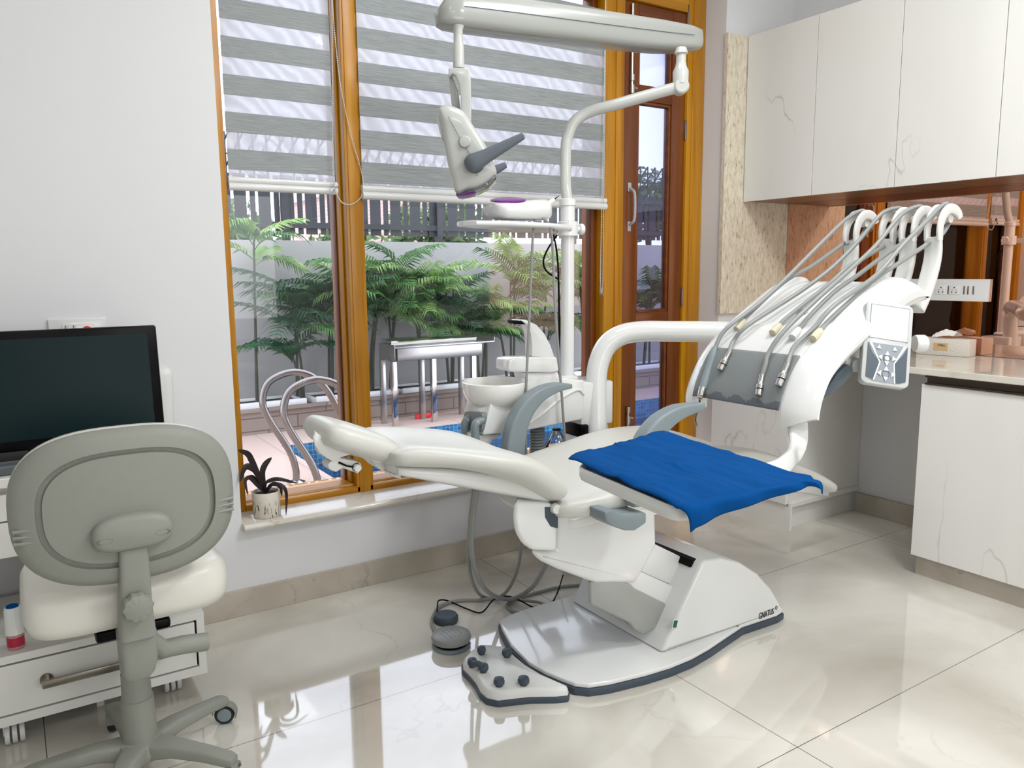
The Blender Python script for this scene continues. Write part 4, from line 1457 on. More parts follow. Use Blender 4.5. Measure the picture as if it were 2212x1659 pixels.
link('lift_arm_upper', prism(xz(((1392, 1164), (1516, 1224), (1486, 1280), (1340, 1216), (1352, 1170)), 1.865), 'Y', 1.865, 2.195, 0.006), M['white'], dc)
link('lift_arm_lower', lens_side(prism(xz(((1336, 1214), (1486, 1280), (1462, 1318), (1420, 1300), (1310, 1252)), 1.85), 'Y', 1.85, 2.21, 0.006), 1.85), M['white'], dc)
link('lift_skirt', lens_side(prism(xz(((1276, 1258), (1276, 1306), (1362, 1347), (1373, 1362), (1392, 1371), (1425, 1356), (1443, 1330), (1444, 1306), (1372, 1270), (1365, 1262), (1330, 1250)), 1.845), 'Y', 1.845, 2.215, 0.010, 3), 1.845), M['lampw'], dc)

# floor base
near = [(1.326, 1.978), (1.336, 1.90), (1.352, 1.845), (1.372, 1.790), (1.405, 1.757), (1.47, 1.735), (1.6, 1.712), (1.7, 1.703), (1.8, 1.706), (1.9, 1.722), (2.0, 1.745), (2.12, 1.772), (2.30, 1.765), (2.345, 1.775), (2.362, 1.81)]
far = [(2.362, 2.24), (2.345, 2.27), (2.30, 2.28), (2.12, 2.278), (2.0, 2.30), (1.9, 2.32), (1.8, 2.325), (1.6, 2.325), (1.47, 2.318), (1.41, 2.295), (1.385, 2.24), (1.345, 2.12)]
outl = near+far


def inset(pts, d):
    c = Vector((sum(p_[0] for p_ in pts)/len(pts), sum(p_[1] for p_ in pts)/len(pts)))
    out = []
    n = len(pts)
    for i in range(n):
        a, b_, c_ = Vector(pts[i-1]), Vector(pts[i]), Vector(pts[(i+1) % n])
        t_ = (c_-a).normalized()
        nn = Vector((-t_.y, t_.x))
        out.append(tuple(b_+nn*d))
    return out


link('rubber_skirt', prism(outl, 'Z', 0, 0.024, 0.004), M['dgrey'], dc)
link('base_plate', prism(inset(outl, 0.006), 'Z', 0.0245, 0.040, 0.004, 3), M['white'], dc)
# hood
HY0, HY1 = 1.775, 2.275
hp = xz(((1430, 1388), (1519, 1213), (1562, 1206), (1602, 1216), (1640, 1240), (1668, 1272), (1686, 1302), (1690, 1328)), HY0)
hp = [(x_, max(z_, 0.041)) for x_, z_ in hp]
hp[0] = (hp[0][0], .041)
hp.append((hp[-1][0], .041))
hd_ = link('hood', prism(hp, 'Y', HY0, HY1, 0.014, 3), M['white'], dc)
tx = hp[1][0]
# black slab putting in the dark of the open slot
link('slot_gap', prism([(hp[1][0]-.026, hp[1][1]-.026), (hp[1][0]-.016, hp[1][1]-.004), (hp[1][0]+.01, hp[1][1]-.002), (hp[1][0]+.01, hp[1][1]-.026)], 'Y', HY0+.035, HY1-.03), M['black'], hd_)
sw = A(1459, 1350, Y=HY0)
f0 = Vector((hp[0][0], 0, .041)); f1 = Vector((hp[1][0], 0, hp[1][1]))
fd = (f1-f0).normalized(); fn = Vector((-fd.z, 0, fd.x))
mr = Matrix(((fn.x, 0, fd.x, 0), (0, 1, 0, 0), (fn.z, 0, fd.z, 0), (0, 0, 0, 1)))
sp_ = A(1457, 1347, Y=HY0-.001)
rk = link('power_switch', box(-.011, .011, -.003, 0.0, -.016, .016, .001, mtx=Matrix.Translation(sp_) @ Matrix.Rotation(0.25, 4, 'Y')), M['ivory'], hd_)
link('rocker', box(-.008, .008, -.0055, -.003, -.012, .012, .001, mtx=Matrix.Translation(sp_) @ Matrix.Rotation(0.25, 4, 'Y')), M['green'], rk)
lp0 = A(1639, 1338, Y=HY0-.0015); lp1 = A(1672, 1328, Y=HY0-.0015)
wv = (lp1-lp0).length
an = math.atan2(lp1.z-lp0.z, lp1.x-lp0.x)
tz = text('GNATUS', 0.034, M['text'], hd_, Matrix.Translation(lp0) @ Matrix.Rotation(-an*0.3, 4, 'Y') @ Matrix.Rotation(PI/2, 4, 'X') @ Matrix.Scale(0.62, 4, (1, 0, 0)), 0.0006)
rp = A(1677, 1313, Y=HY0-.001)
link('ring_emblem', tube([(rp.x+.006*math.cos(a_), rp.y, rp.z+.007*math.sin(a_)) for a_ in [2*PI*i/6+.3 for i in range(6)]], 0.0012, n=6, smooth=0, close=True), M['text'], hd_)
link('lock_screw', lathe([(0, 0), (.004, 0), (.004, .002), (0, .002)], A(1593, 1353, Y=HY0), n=14, axis=(0, -1, 0)), M['satin'], hd_)

# foot control docked to the plate
fc = thing('foot_control', 'white foot control with dark knobs docked at the head end of the chair base', 'foot control', (1.22, 1.96, 0))
fo = [(1.270, 2.165), (1.21, 2.155), (1.158, 2.120), (1.142, 2.085), (1.140, 2.045), (1.133, 1.99), (1.118, 1.935), (1.118, 1.895), (1.140, 1.862), (1.175, 1.848), (1.23, 1.826), (1.30, 1.782), (1.335, 1.768), (1.352, 1.785), (1.338, 1.84), (1.325, 1.89), (1.318, 1.96), (1.322, 2.05), (1.325, 2.11)]
link('rubber_skirt', prism(fo, 'Z', 0, 0.020, 0.004), M['dgrey'], fc)
b = bmesh.new()
add_ring_mesh(b, [[Vector((p_[0], p_[1], z)) for p_ in inset(fo, d)] for d, z in ((.005, .0205), (.008, .034), (.013, .044), (.018, .047))])
link('housing', b, M['ivory'], fc, angle=50)
for px, py, rx in ((1040, 1402, .014), (1095, 1408, .016), (1020, 1428, .015), (1044, 1440, .016), (1078, 1470, .0165), (1131, 1468, .0175)):
    c_ = A(px, py, Z=.064)
    link('knob', lathe([(0, 0), (.011, 0), (.011, .006), (rx, .010), (rx*1.05, .018), (rx*.9, .026), (rx*.5, .029), (0, .0295)], (c_.x, c_.y, .045), n=24), M['dgrey'], fc)
l0, l1 = A(1022, 1432, Z=.07), A(1044, 1440, Z=.07)
link('lever', tube([(l0.x, l0.y, .068), ((l0.x+l1.x)/2, (l0.y+l1.y)/2, .073), (l1.x, l1.y, .068)], 0.010, n=12), M['dgrey'], fc)

# round pedals
c_ = A(975, 1396, Z=0.0)
t = thing('round_foot_pedal', 'grey round foot pedal with a dotted top on the floor', 'foot pedal', (c_.x, c_.y, 0))
link('base', lathe([(0, 0), (.066, 0), (.068, .008), (.066, .014), (.058, .014), (0, .014)], (c_.x, c_.y, 0), n=48), M['grey'], t)
link('recess', lathe([(0, 0), (.058, 0), (.058, .012), (0, .012)], (c_.x, c_.y, .0142), n=40), M['black'], t)
b = lathe([(0, 0), (.068, 0), (.070, .010), (.067, .019), (.060, .022), (0, .023)], (c_.x, c_.y, .0263), n=48)
for i in range(5):
    for j in range(5):
        if (i, j) in ((0, 0), (0, 4), (4, 0), (4, 4)):
            continue
        add_lathe(b, [(.0035, 0), (.003, .0015), (0, .002)], (c_.x+(i-2)*.015, c_.y+(j-2)*.015, .0488), n=8)
link('top_disc', b, M['hose'], t)
c2 = A(964, 1343, Z=0.0)
t = tag(link('round_foot_pedal', lathe([(0, 0), (.042, 0), (.045, .006), (.045, .022), (.040, .030), (.02, .031), (0, .031)], (c2.x, c2.y, 0), n=40), M['dgrey']), 'small dark slate round foot switch behind the grey pedal', 'foot pedal')

# floor cables
hz = .008


def fl(*pp):
    return [A(x_, y_, Z=hz) for x_, y_ in pp]


cb1 = fl((1278, 1262), (1215, 1267), (1160, 1280), (1118, 1293), (1098, 1303), (1097, 1313), (1120, 1324), (1155, 1320), (1174, 1310), (1150, 1303), (1080, 1298))
for i in (8, 9, 10):
    cb1[i].z = .016
cb1 += fl((1035, 1296), (985, 1298), (950, 1311), (934, 1335), (934, 1352), (946, 1372))
tag(link('pedal_cable', tube(cb1, 0.0065, n=10), M['hose']), 'grey cable looping over the floor to the grey round pedal', 'cable')
kb = fl((1205, 1278), (1192, 1302), (1174, 1315), (1150, 1322), (1128, 1310), (1105, 1300), (1085, 1299), (1065, 1307), (1040, 1323), (1008, 1315), (978, 1302))
for i in (3, 4, 5, 6, 7):
    kb[i].z = .028
kb = [A(1216, 1243, Y=kb[0].y-.12)]+kb+[A(960, 1296, Z=.012), A(947, 1298, Z=.02), A(945, 1310, Z=.03), Vector((c2.x-.02, c2.y+.036, .022))]
tag(link('switch_cord', tube(kb, 0.003, n=8), M['black']), 'thin black cord curling over the grey cable to the dark foot switch', 'cord')
h1 = [A(1023, 1058, Y=2.08), A(1015, 1130, Y=2.12), A(1012, 1210, Y=2.22), A(1022, 1262, Y=2.36), A(1042, 1288, Z=.014), A(1075, 1291, Z=.014), A(1100, 1270, Y=2.45), A(1119, 1225, Y=2.38), A(1127, 1165, Y=2.25), A(1127, 1120, Y=2.12)]
tag(link('hanging_hose', tube(h1, 0.0065, n=10), M['hose']), 'thinner grey hose hanging in a narrow loop below the backrest', 'hose')
h2 = [A(1029, 1058, Y=2.02), A(1021, 1130, Y=2.05), A(1019, 1190, Y=2.12), A(1032, 1245, Y=2.25), A(1060, 1283, Y=2.36), A(1105, 1294, Z=.024), A(1150, 1268, Y=2.32), A(1178, 1222, Y=2.2), A(1190, 1190, Y=2.1)]
tag(link('hanging_hose', tube(h2, 0.0085, n=12), M['hose']), 'thicker grey hose hanging in a wide loop below the backrest', 'hose')

# ================================================================== TRAY AND CLOTH
TZ = 0.84
cA, cB, cC, cD = A(1241, 1006, Z=TZ), A(1440, 944, Z=TZ), A(1722, 1032, Z=TZ), A(1466, 1100, Z=TZ)
t = thing('instrument_tray', 'white rectangular instrument tray on an arm beside the seat', 'tray', ((cA+cC)/2))


def quad_round(c4, r, k=6):
    out = []
    for i in range(4):
        p_, q_, s_ = Vector(c4[i-1]), Vector(c4[i]), Vector(c4[(i+1) % 4])
        a = q_+(p_-q_).normalized()*r
        b_ = q_+(s_-q_).normalized()*r
        for j in range(k+1):
            f = j/k
            out.append((a*(1-f)**2+q_*2*f*(1-f)+b_*f*f))
    return out


def scl(c4, f, dz):
    m_ = (c4[0]+c4[1]+c4[2]+c4[3])/4
    return [m_+(c_2-m_)*f+Vector((0, 0, dz)) for c_2 in c4]


C4 = [cA, cB, cC, cD]
b = bmesh.new()
add_ring_mesh(b, [quad_round(scl(C4, f, dz), .04) for f, dz in ((.90, -.030), (.985, -.030), (1.0, -.022), (1.0, -.004), (.99, .0), (.97, .0), (.955, -.010), (.5, -.010))])
link('tray_body', b, M['white'], t, angle=40)
arm = [A(1722, 905, X=1.945), A(1724, 950, X=1.90), A(1716, 980, X=1.82), A(1700, 1000, X=1.70), A(1670, 1014, X=1.60), A(1600, 1030, Z=TZ-.05)]
arm[-2].z = TZ-.048
secs = []
PP = catmull(arm, 6)
for i, p_ in enumerate(PP):
    t_ = (PP[min(i+1, len(PP)-1)]-PP[max(i-1, 0)]).normalized()
    s_ = t_.cross(_fw).normalized()
    secs.append(sect(p_, s_, s_.cross(t_), .030-.008*i/len(PP), .013, 3, 20))
link('support_arm', loft(secs), M['white'], t, angle=50)

# cloth
CZ = TZ+.006
kA, kB, kC, kD = A(1228, 993, Z=CZ), A(1432, 937, Z=CZ), A(1752, 1040, Z=CZ), A(1462, 1094, Z=CZ)
hC, hD = A(1776, 1066, X=A(1752, 1040, Z=CZ).x-.02), A(1491, 1143, X=A(1462, 1094, Z=CZ).x+.02)
NU, NV = 70, 60
_o = ((kC-kD).cross(EZ)).normalized()
if _o.dot((kA+kB)/2-kD) > 0:
    _o = -_o
hem = []
for x_, y_ in ((1491, 1143), (1545, 1118), (1610, 1093), (1680, 1072), (1735, 1054), (1762, 1050), (1778, 1068)):
    d_ = A(x_, y_, D=1)-CAM
    pl0 = kD+_o*.020
    hem.append(CAM+d_*((pl0-CAM).dot(_o)/d_.dot(_o)))
hem = catmull(hem, 12)
b = bmesh.new()
gv = []
for j in range(NV+1):
    v_ = j/NV
    row = []
    for i in range(NU+1):
        u_ = i/NU
        if v_ <= 0.82:
            f = v_/0.82
            a = kA.lerp(kD, f)
            c_3 = kB.lerp(kC, f)
            p_ = a.lerp(c_3, u_)
            # gentle outward bow of the far edge and soft folds
            p_ += Vector((0, 0, 1))*(0.010*noise.noise(Vector((u_*4, v_*4, 3)))+.0035*noise.noise(Vector((u_*13, v_*9, 7)))+.004+0.0035*math.exp(-((u_-0.46)/0.012)**2)+.004*math.exp(-((v_-.42)/.03)**2)+.003)
        else:
            f = (v_-0.82)/0.18
            top = kD.lerp(kC, u_)
            fi = u_*(len(hem)-1)
            a_i = min(int(fi), len(hem)-2)
            bot = hem[a_i].lerp(hem[a_i+1], fi-a_i)
            p_ = top.lerp(bot, f)+_o*.016*max(0, math.sin(PI*f))**.8*(1-f*.5)+Vector((0, 0, .010*math.sin(PI*f)+.004*(1-f)))
            p_ += _o*.004*math.sin(u_*23)*f
        p_ = Vector(p_)
        if u_ < .03:
            p_.z -= .006*(1-u_/.03)
        row.append(b.verts.new(p_))
    gv.append(row)
for j in range(NV):
    for i in range(NU):
        b.faces.new((gv[j][i], gv[j][i+1], gv[j+1][i+1], gv[j+1][i]))
for f_ in b.faces:
    f_.smooth = True
clo = link('tray_cloth', b, M['blue'], None, angle=180)
md = clo.modifiers.new('thick', 'SOLIDIFY'); md.thickness = .0022; md.offset = 1
tag(clo, 'blue surgical cloth draped over the white instrument tray', 'cloth')

# ================================================================== CUSPIDOR UNIT
CY0, CY1 = 2.45, 2.63
cu = thing('cuspidor_unit', 'white spittoon unit with round bowl, water spout and tall pole behind the chair', 'spittoon', (1.95, 2.55, 0))
b = prism(xz(((1056, 862), (1044, 941), (1135, 931), (1262, 906), (1262, 822), (1216, 816), (1196, 840), (1150, 852)), CY0), 'Y', CY0, CY1, 0.008, 3)
for v in b.verts:      # the head-end face leans and tapers towards the top
    if v.co.x < 1.55:
        v.co.x += (v.co.z-.70)*0.10
link('body', b, M['white'], cu)
link('body_swoosh', tube([A(x_, y_, Y=CY0-.001) for x_, y_ in ((1140, 916), (1175, 892), (1210, 862), (1247, 842), (1262, 852))], 0.006, n=8), M['white'], cu)
bc = A(1070, 823, Y=2.54)
bw = link('bowl', lathe([(0, 0), (.045, 0), (.085, .006), (.115, .028), (.128, .06), (.132, .095), (.131, .100), (.127, .101), (.124, .096), (.118, .060), (.10, .030), (.06, .015), (0, .013)], (bc.x, 2.54, bc.z-.10), n=56), M['porc'], cu)
link('drain_collar', lathe([(0, 0), (.05, 0), (.06, .03), (0, .03)], (bc.x, 2.54, bc.z-.131), n=30), M['dgrey'], bw)
# spout tower
link('filler_block', prism(xz(((1094, 776), (1093, 799), (1100, 803), (1188, 804), (1202, 800), (1200, 788), (1197, 770), (1110, 772)), 2.52), 'Y', 2.50, 2.60, 0.008, 3), M['white'], cu)
link('tower', prism(xz(((1128, 804), (1140, 850), (1205, 850), (1202, 803)), 2.53), 'Y', 2.515, 2.60, 0.006), M['white'], cu)
link('spout', prism(xz(((1118, 693), (1120, 690), (1136, 691), (1158, 701), (1175, 720), (1188, 745), (1197, 771), (1148, 770), (1148, 740), (1145, 718), (1138, 702)), 2.54), 'Y', 2.535, 2.59, 0.005), M['white'], cu)
link('spout_nozzle', prism(xz(((1115, 692), (1115, 700), (1137, 701), (1128, 694)), 2.53), 'Y', 2.533, 2.592, 0.001), M['black'], cu)
# hose hanger at the head end
hx_ = 1.405
fr = A(1030, 905, Y=2.47)
p0_, p1_, p2_, p3_ = A(1043, 935, Y=CY0+.004), A(1003, 925, Y=2.60), A(1006, 888, Y=2.60), A(1045, 892, Y=CY0+.004)
b = bmesh.new()
q_ = [p0_, p1_, p2_, p3_]
for v_ in q_:
    v_.x -= .006
add_ring_mesh(b, [quad_round(q_, .018), quad_round([v_+Vector((.02, 0, 0)) for v_ in q_], .018)])
link('hanger_plate', b, M['panel'], cu)
for i, (px, py) in enumerate(((1012, 910), (1034, 915))):
    Yp = 2.56 if i == 0 else 2.465
    c_ = A(px, py, Y=Yp)
    hk = link('hose_hanger', tube([c_+Vector((0.02, 0, .012)), c_+Vector((-.012, 0, .0)), c_+Vector((-.016, 0, -.035)), c_+Vector((-.012, 0, -.07))], 0.016, n=14), M['grey'], cu)
    link('hanger_button', lathe([(0, 0), (.010, 0), (.009, .004), (0, .004)], c_+Vector((-.012, -.008, .005)), n=16, axis=(-.6, -.8, 0)), M['white'], hk)
    e_ = c_+Vector((-.014, 0, -.095))
    link('suction_handpiece', lathe([(0, -.028), (.030, -.028), (.032, -.02), (.032, .02), (.030, .028), (0, .028)], e_, n=26, axis=(.35, 1, 0)), M['grey'], cu)
link('suction_block', prism(xz(((1030, 940), (1028, 955), (1040, 968), (1058, 966), (1066, 950), (1080, 946), (1082, 938)), 2.47), 'Y', 2.47, 2.55, 0.006), M['ivory'], cu)
b = bmesh.new()
cc_ = A(1160, 925, Y=2.53)
prof = [(0, 0)]
for k in range(36):
    prof += [(.026, k*.012), (.032, k*.012+.004), (.032, k*.012+.008), (.026, k*.012+.0115)]
prof.append((0, 36*.012))
link('corrugated_hose', lathe(prof, (cc_.x, 2.53, cc_.z-.43), n=24), M['panel'], cu)
px_ = A(1226, 815, Y=2.60)
link('pole', tube([(px_.x, 2.60, px_.z-.02), (px_.x, 2.60, A(1226, 478, Y=2.60).z)], 0.0275, n=28, smooth=0), M['white'], cu)
link('pole_collar', lathe([(0, 0), (.045, 0), (.045, .008), (.034, .016), (0, .016)], (px_.x, 2.60, px_.z-.006), n=32), M['white'], cu)
link('utility_column', box(px_.x+.015, px_.x+.145, 2.50, 2.66, 0.001, 0.66, 0.01), M['white'], cu)
link('pipe_housing', box(px_.x-.02, px_.x+.15, CY0+.03, 2.66, .661, px_.z-.012, 0.01), M['white'], cu)
link('underside_gap_dark', box(px_.x-.03, px_.x+.014, 2.47, 2.60, .62, .675, 0.01), M['black'], cu)  # black block painting in the dark gap under the unit
# bottle
bc2 = A(1202, 940, Y=2.52)
t = thing('water_bottle', 'clear plastic water bottle under the spittoon unit', 'bottle', (bc2.x, 2.52, bc2.z-.1))
link('bottle_body', lathe([(0.001, -.10), (.05, -.10), (.052, -.06), (.05, -.02), (.022, .025), (.014, .035), (.014, .045)], (bc2.x, 2.52, bc2.z-.02), n=28), M['clear'], t, recalc=False)
link('neck_ring', lathe([(0, 0), (.018, 0), (.018, .006), (0, .006)], (bc2.x, 2.52, bc2.z+.022), n=20), M['black'], t)

# upper tray table on the pole
ZT = A(1226, 495, Y=2.60).z
t = thing('pole_tray', 'small white tray arm clamped on the pole', 'tray', (px_.x, 2.60, ZT))
D0 = 3.05
lt = [A(1003, 486, Y=2.42), A(1230, 486, Y=2.53)]
secs = []
for px, Yv, a_, b_ in ((1004, 2.44, .012, .008), (1008, 2.44, .05, .011), (1060, 2.46, .10, .012), (1150, 2.50, .10, .012), (1195, 2.54, .06, .013), (1215, 2.57, .05, .016)):
    c_ = A(px, 490, Y=Yv)
    c_.z = ZT
    secs.append(sect(c_, Vector((-.25, .97, 0)), EZ, a_, b_, 4, 28))
link('tray_plate', loft(secs), M['white'], t, angle=50)
link('pole_clamp', lathe([(0, 0), (.042, 0), (.042, .055), (.036, .058), (0, .058)], (px_.x, 2.60, ZT-.027), n=32), M['white'], t)
kn = A(1262, 492, Y=2.60)
link('clamp_knob', lathe([(0, 0), (.012, 0), (.012, .02), (.022, .022), (.024, .034), (.020, .040), (0, .040)], (px_.x+.035, 2.60, ZT), n=20, axis=(1, -.25, 0)), M['white'], t)
# curing light charger
dv = A(1120, 470, Y=2.47)
t = thing('curing_device', 'white rounded device with a purple oval lens on the pole tray', 'device', (dv.x, 2.47, ZT+.013))
zb_ = ZT+.0135
secs = []
for px, hh, a_, dz in ((1057, .006, .03, .055), (1061, .020, .062, .042), (1078, .030, .075, .036), (1110, .034, .078, .038), (1140, .038, .072, .043), (1168, .040, .060, .046), (1176, .034, .050, .044), (1179, .020, .03, .044)):
    c_ = A(px, 465, Y=2.47)
    secs.append(sect((c_.x, 2.47, zb_+dz), EY, EZ, a_, hh, 3, 32))
dev = link('housing', loft(secs), M['white'], t, angle=60)
pc_ = A(1098, 447, Y=2.47)
b = bmesh.new()
add_lathe(b, [(0, .004), (.055, .003), (.066, 0), (.066, -.004)], (0, 0, 0), n=32)
for v in b.verts:
    v.co = Matrix.Translation((pc_.x, 2.47, zb_+.079)) @ Matrix.Rotation(.16, 4, 'X') @ Matrix.Rotation(-.10, 4, 'Y') @ v.co
link('purple_lens', b, M['purple'], dev)
hp0, hp1 = A(1158, 462, Y=2.44), A(1196, 432, Y=2.44)
hpc = link('scaler_handpiece', tube([hp0, hp0.lerp(hp1, .5), hp1], [.014, .013, .009], n=16, smooth=3), M['ivory'], t)
link('tip', tube([hp1, hp1+(hp1-hp0).normalized()*.03], [.003, .0012], n=8, smooth=0), M['black'], hpc)
YC = 2.42
cp = [A(1158, 466, Y=2.44), A(1152, 500, Y=YC), A(1147, 600, Y=YC), A(1142, 720, Y=YC), A(1136, 850, Y=YC), A(1136, 960, Y=YC), A(1140, 1010, Y=2.43)]
t = thing('long_cable', 'long grey cord hanging from the curing light in two strands', 'cord', cp[0])
link('cord_strand', tube(cp, 0.0052, n=8), M['hose'], t)
cp = [A(1160, 466, Y=2.44), A(1172, 470, Y=YC), A(1188, 490, Y=YC), A(1194, 540, Y=YC), A(1198, 640, Y=YC), A(1206, 760, Y=YC), A(1214, 860, Y=YC), A(1220, 950, Y=YC), A(1222, 1000, Y=2.43)]
link('cord_strand', tube(cp, 0.0052, n=8), M['hose'], t)
t = thing('black_cables', 'black cables looping down behind the white pole', 'cable', A(1200, 520, Y=2.64))
link('cable', tube([A(1203, 508, Y=2.62), A(1185, 535, Y=2.66), A(1174, 562, Y=2.66), A(1180, 585, Y=2.66), A(1205, 603, Y=2.65)], 0.004, n=7), M['black'], t)
link('cable', tube([A(1196, 508, Y=2.62), A(1202, 540, Y=2.66), A(1206, 590, Y=2.66), A(1208, 700, Y=2.65), A(1208, 810, Y=2.65)], 0.004, n=7), M['black'], t)

# ================================================================== LAMP
DP = A(1226, 478, Y=2.60)
dp = (DP-CAM).dot(_fw)
lm = thing('dental_lamp', 'white dental operating lamp on a long overhead arm with a grey handle', 'lamp', (px_.x, 2.60, ZT))
link('lower_sleeve', lathe([(0, 0), (.030, 0), (.030, .06), (.034, .062), (.034, .085), (.027, .09), (0, .09)], (px_.x, 2.60, ZT+.032), n=32), M['white'], lm)
pts = [Vector((px_.x, 2.60, ZT+.11)), A(1222, 400, D=dp), A(1222, 330, D=dp), A(1226, 296, D=dp), A(1242, 262, D=dp-.01), A(1275, 241, D=dp-.02), A(1330, 226, D=dp-.05), A(1400, 206, D=dp-.08), A(1462, 189, D=dp-.1)]
link('bent_tube', tube(pts, 0.0225, n=24), M['lampl'], lm)
E_ = A(1470, 188, D=dp-.1)
vaxis = Vector((-_fw.x, -_fw.y, 0)).normalized()
link('elbow', lathe([(0, -.028), (.024, -.028), (.030, -.022), (.030, .022), (.024, .028), (0, .028)], E_, n=28, axis=vaxis), M['lampl'], lm)
T_ = A(1469, 112, D=dp-.1)
dz = T_.z-E_.z
link('elbow_riser', lathe([(0, 0), (.030, 0), (.031, dz*.35), (.022, dz*.5), (.019, dz*.62), (.019, dz*.80), (.027, dz*.84), (.020, dz*1.0), (0, dz)], (E_.x, E_.y, E_.z+.01), n=28), M['lampl'], lm)
secs = []
side = None
prof = ((943, 42, 12, 2.74), (946, 38, 34, 2.745), (962, 30, 60, 2.755), (990, 27, 76, 2.78), (1100, 40, 77, 2.86), (1220, 55, 72, 2.96), (1330, 69, 68, 3.05), (1420, 80, 62, 3.12), (1480, 86, 52, 3.17), (1503, 88, 42, 3.19), (1512, 89, 20, 3.20), (1513.5, 89, 8, 3.20))
ax0, ax1 = A(950, 30, D=2.75), A(1510, 86, D=3.2)
axd = (ax1-ax0).normalized()
sd_ = axd.cross(EZ).normalized()
up_ = sd_.cross(axd).normalized()
for px, cy_, h_, D_ in prof:
    c_ = A(px, cy_, D=D_)
    hh = h_/2*D_/FPX
    secs.append(sect(c_, sd_, up_, min(.062, hh*1.2), hh, 4.2, 32))
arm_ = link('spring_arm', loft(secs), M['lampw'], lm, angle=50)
b = bmesh.new()
for sg in (-1, 1):
    add_tube(b, [A(px, cy_+2, D=D_)+sd_*sg*0.0635+up_*(.006) for px, cy_, h_, D_ in prof[3:9]], 0.0012, n=4, smooth=0)
link('seam_line', b, M['panel2'], arm_)
# head stem
Dh = 2.77
s0, s1 = A(993, 60, D=Dh), A(991, 148, D=Dh)
hgt = s0.z-s1.z
link('head_stem', lathe([(0, 0), (.0205, 0), (.0205, hgt*.10), (.0200, hgt*.12), (.0195, hgt*.55), (.0165, hgt*.62), (.0165, hgt*.9), (.022, hgt), (0, hgt)], (s1.x, s1.y, s1.z), n=28), M['lampl'], lm)
# local frame of the lamp head: seen from its side
HR = Vector((_r.x, _r.y, 0)).normalized()
HF = Vector((_fw.x, _fw.y, 0)).normalized()
DH = 2.76
HM = A(1010, 300, D=DH)


def hpt(px, py):
    p_ = A(px, py, D=DH)
    return ((p_-HM).dot(HR), (p_-HM).z)


HMX = Matrix(((HR.x, HF.x, 0, HM.x), (HR.y, HF.y, 0, HM.y), (0, 0, 1, HM.z), (0, 0, 0, 1)))


def hprism(pts, y0, y1, bev, seg=3):
    bm = prism([hpt(*p_) for p_ in pts], 'Y', y0, y1, bev, seg)
    for v in bm.verts:
        v.co = HMX @ v.co
    return bm


def hloft(cfg, e=3.0, n=36):
    """rings stacked along y (away from the viewer) of the same side outline shrunk about its middle"""
    rings = []
    for y, f in cfg:
        P = [Vector(hpt(*p_)) for p_ in HEAD]
        c_ = sum(P, Vector((0, 0)))/len(P)
        P = [c_+(q_-c_)*f for q_ in P]
        rings.append([HMX @ Vector((q_.x, y, q_.y)) for q_ in P])
    return add_ring_mesh(bmesh.new(), rings)


yk = link('yoke', hprism(((972, 156), (971, 175), (979, 168), (987, 172), (994, 190), (997, 215), (998, 300), (1002, 314), (1013, 314), (1018, 300), (1019, 220), (1018, 175), (1015, 157)), -.030, .012, .004), M['lampl'], lm)
link('yoke_arm', hprism(((972, 156), (971, 180), (975, 220), (978, 240), (996, 250), (990, 200), (980, 172)), .012, .05, .003), M['lampl'], yk)
HEAD = catmull([Vector((x_, y_, 0)) for x_, y_ in ((960, 235), (951, 243), (955, 275), (960, 310), (966, 345), (975, 384), (986, 419), (1008, 412), (1030, 408), (1053, 396), (1072, 377), (1066, 350), (1048, 313), (1025, 278), (1003, 247), (980, 236), (968, 233))], 3)
HEAD = [(p_.x, p_.y) for p_ in HEAD]
hdm = link('head_shell', hloft(((-.075, .55), (-.072, .80), (-.062, .93), (-.045, .99), (-.02, 1.0), (.06, 1.0), (.10, .97), (.125, .88), (.135, .7))), M['lampl'], lm, angle=50)
link('head_seam', tube([HMX @ Vector((hpt(*p_)[0], -.0785, hpt(*p_)[1])) for p_ in ((972, 262), (985, 285), (1000, 312), (1020, 345), (1033, 385))], .0009, n=5), M['panel2'], hdm)
link('clear_shield', hprism(((986, 420), (1010, 410), (1030, 407), (1052, 397), (1070, 380), (1072, 385), (1056, 401), (1032, 413), (1010, 419), (992, 424)), -.06, .11, .002), M['clear'], hdm)
link('shield_lip', hprism(((984, 421), (1008, 415), (1028, 413), (1024, 418), (1006, 422), (990, 424)), -.04, .09, .002), M['purple'], hdm)
link('rear_vent', hprism(((948, 255), (947, 268), (952, 290), (957, 306), (960, 300), (955, 262)), -.04, .08, .003), M['ivory'], hdm)
link('pivot_cap', lathe([(0, 0), (.0205, 0), (.021, .010), (.017, .016), (0, .018)], HMX @ Vector((hpt(1007, 314)[0], -.070, hpt(1007, 314)[1])), n=30, axis=-HF), M['lampl'], lm)
g0 = HMX @ Vector((hpt(1027, 358)[0], -.078, hpt(1027, 358)[1]))
link('handle_socket', lathe([(0, 0), (.034, 0), (.034, .008), (.030, .012), (0, .012)], g0, n=32, axis=-HF), M['dgrey'], lm)
h0, h1_ = HMX @ Vector((hpt(1022, 361)[0], -.10, hpt(1022, 361)[1])), HMX @ Vector((hpt(1131, 303)[0], -.10, hpt(1131, 303)[1]))
hx_d = (h1_-h0).normalized()
secs = []
for f, a_ in ((-.12, .008), (-.10, .020), (-.03, .030), (.05, .0315), (.15, .028), (.3, .0235), (.6, .0185), (.9, .0135), (.985, .0115), (1.0, .005)):
    secs.append(sect(h0.lerp(h1_, f), hx_d.cross(HF).normalized(), HF, a_, a_*.8, 2.6, 24))
link('handle', loft(secs), M['panel2'], lm, angle=50)
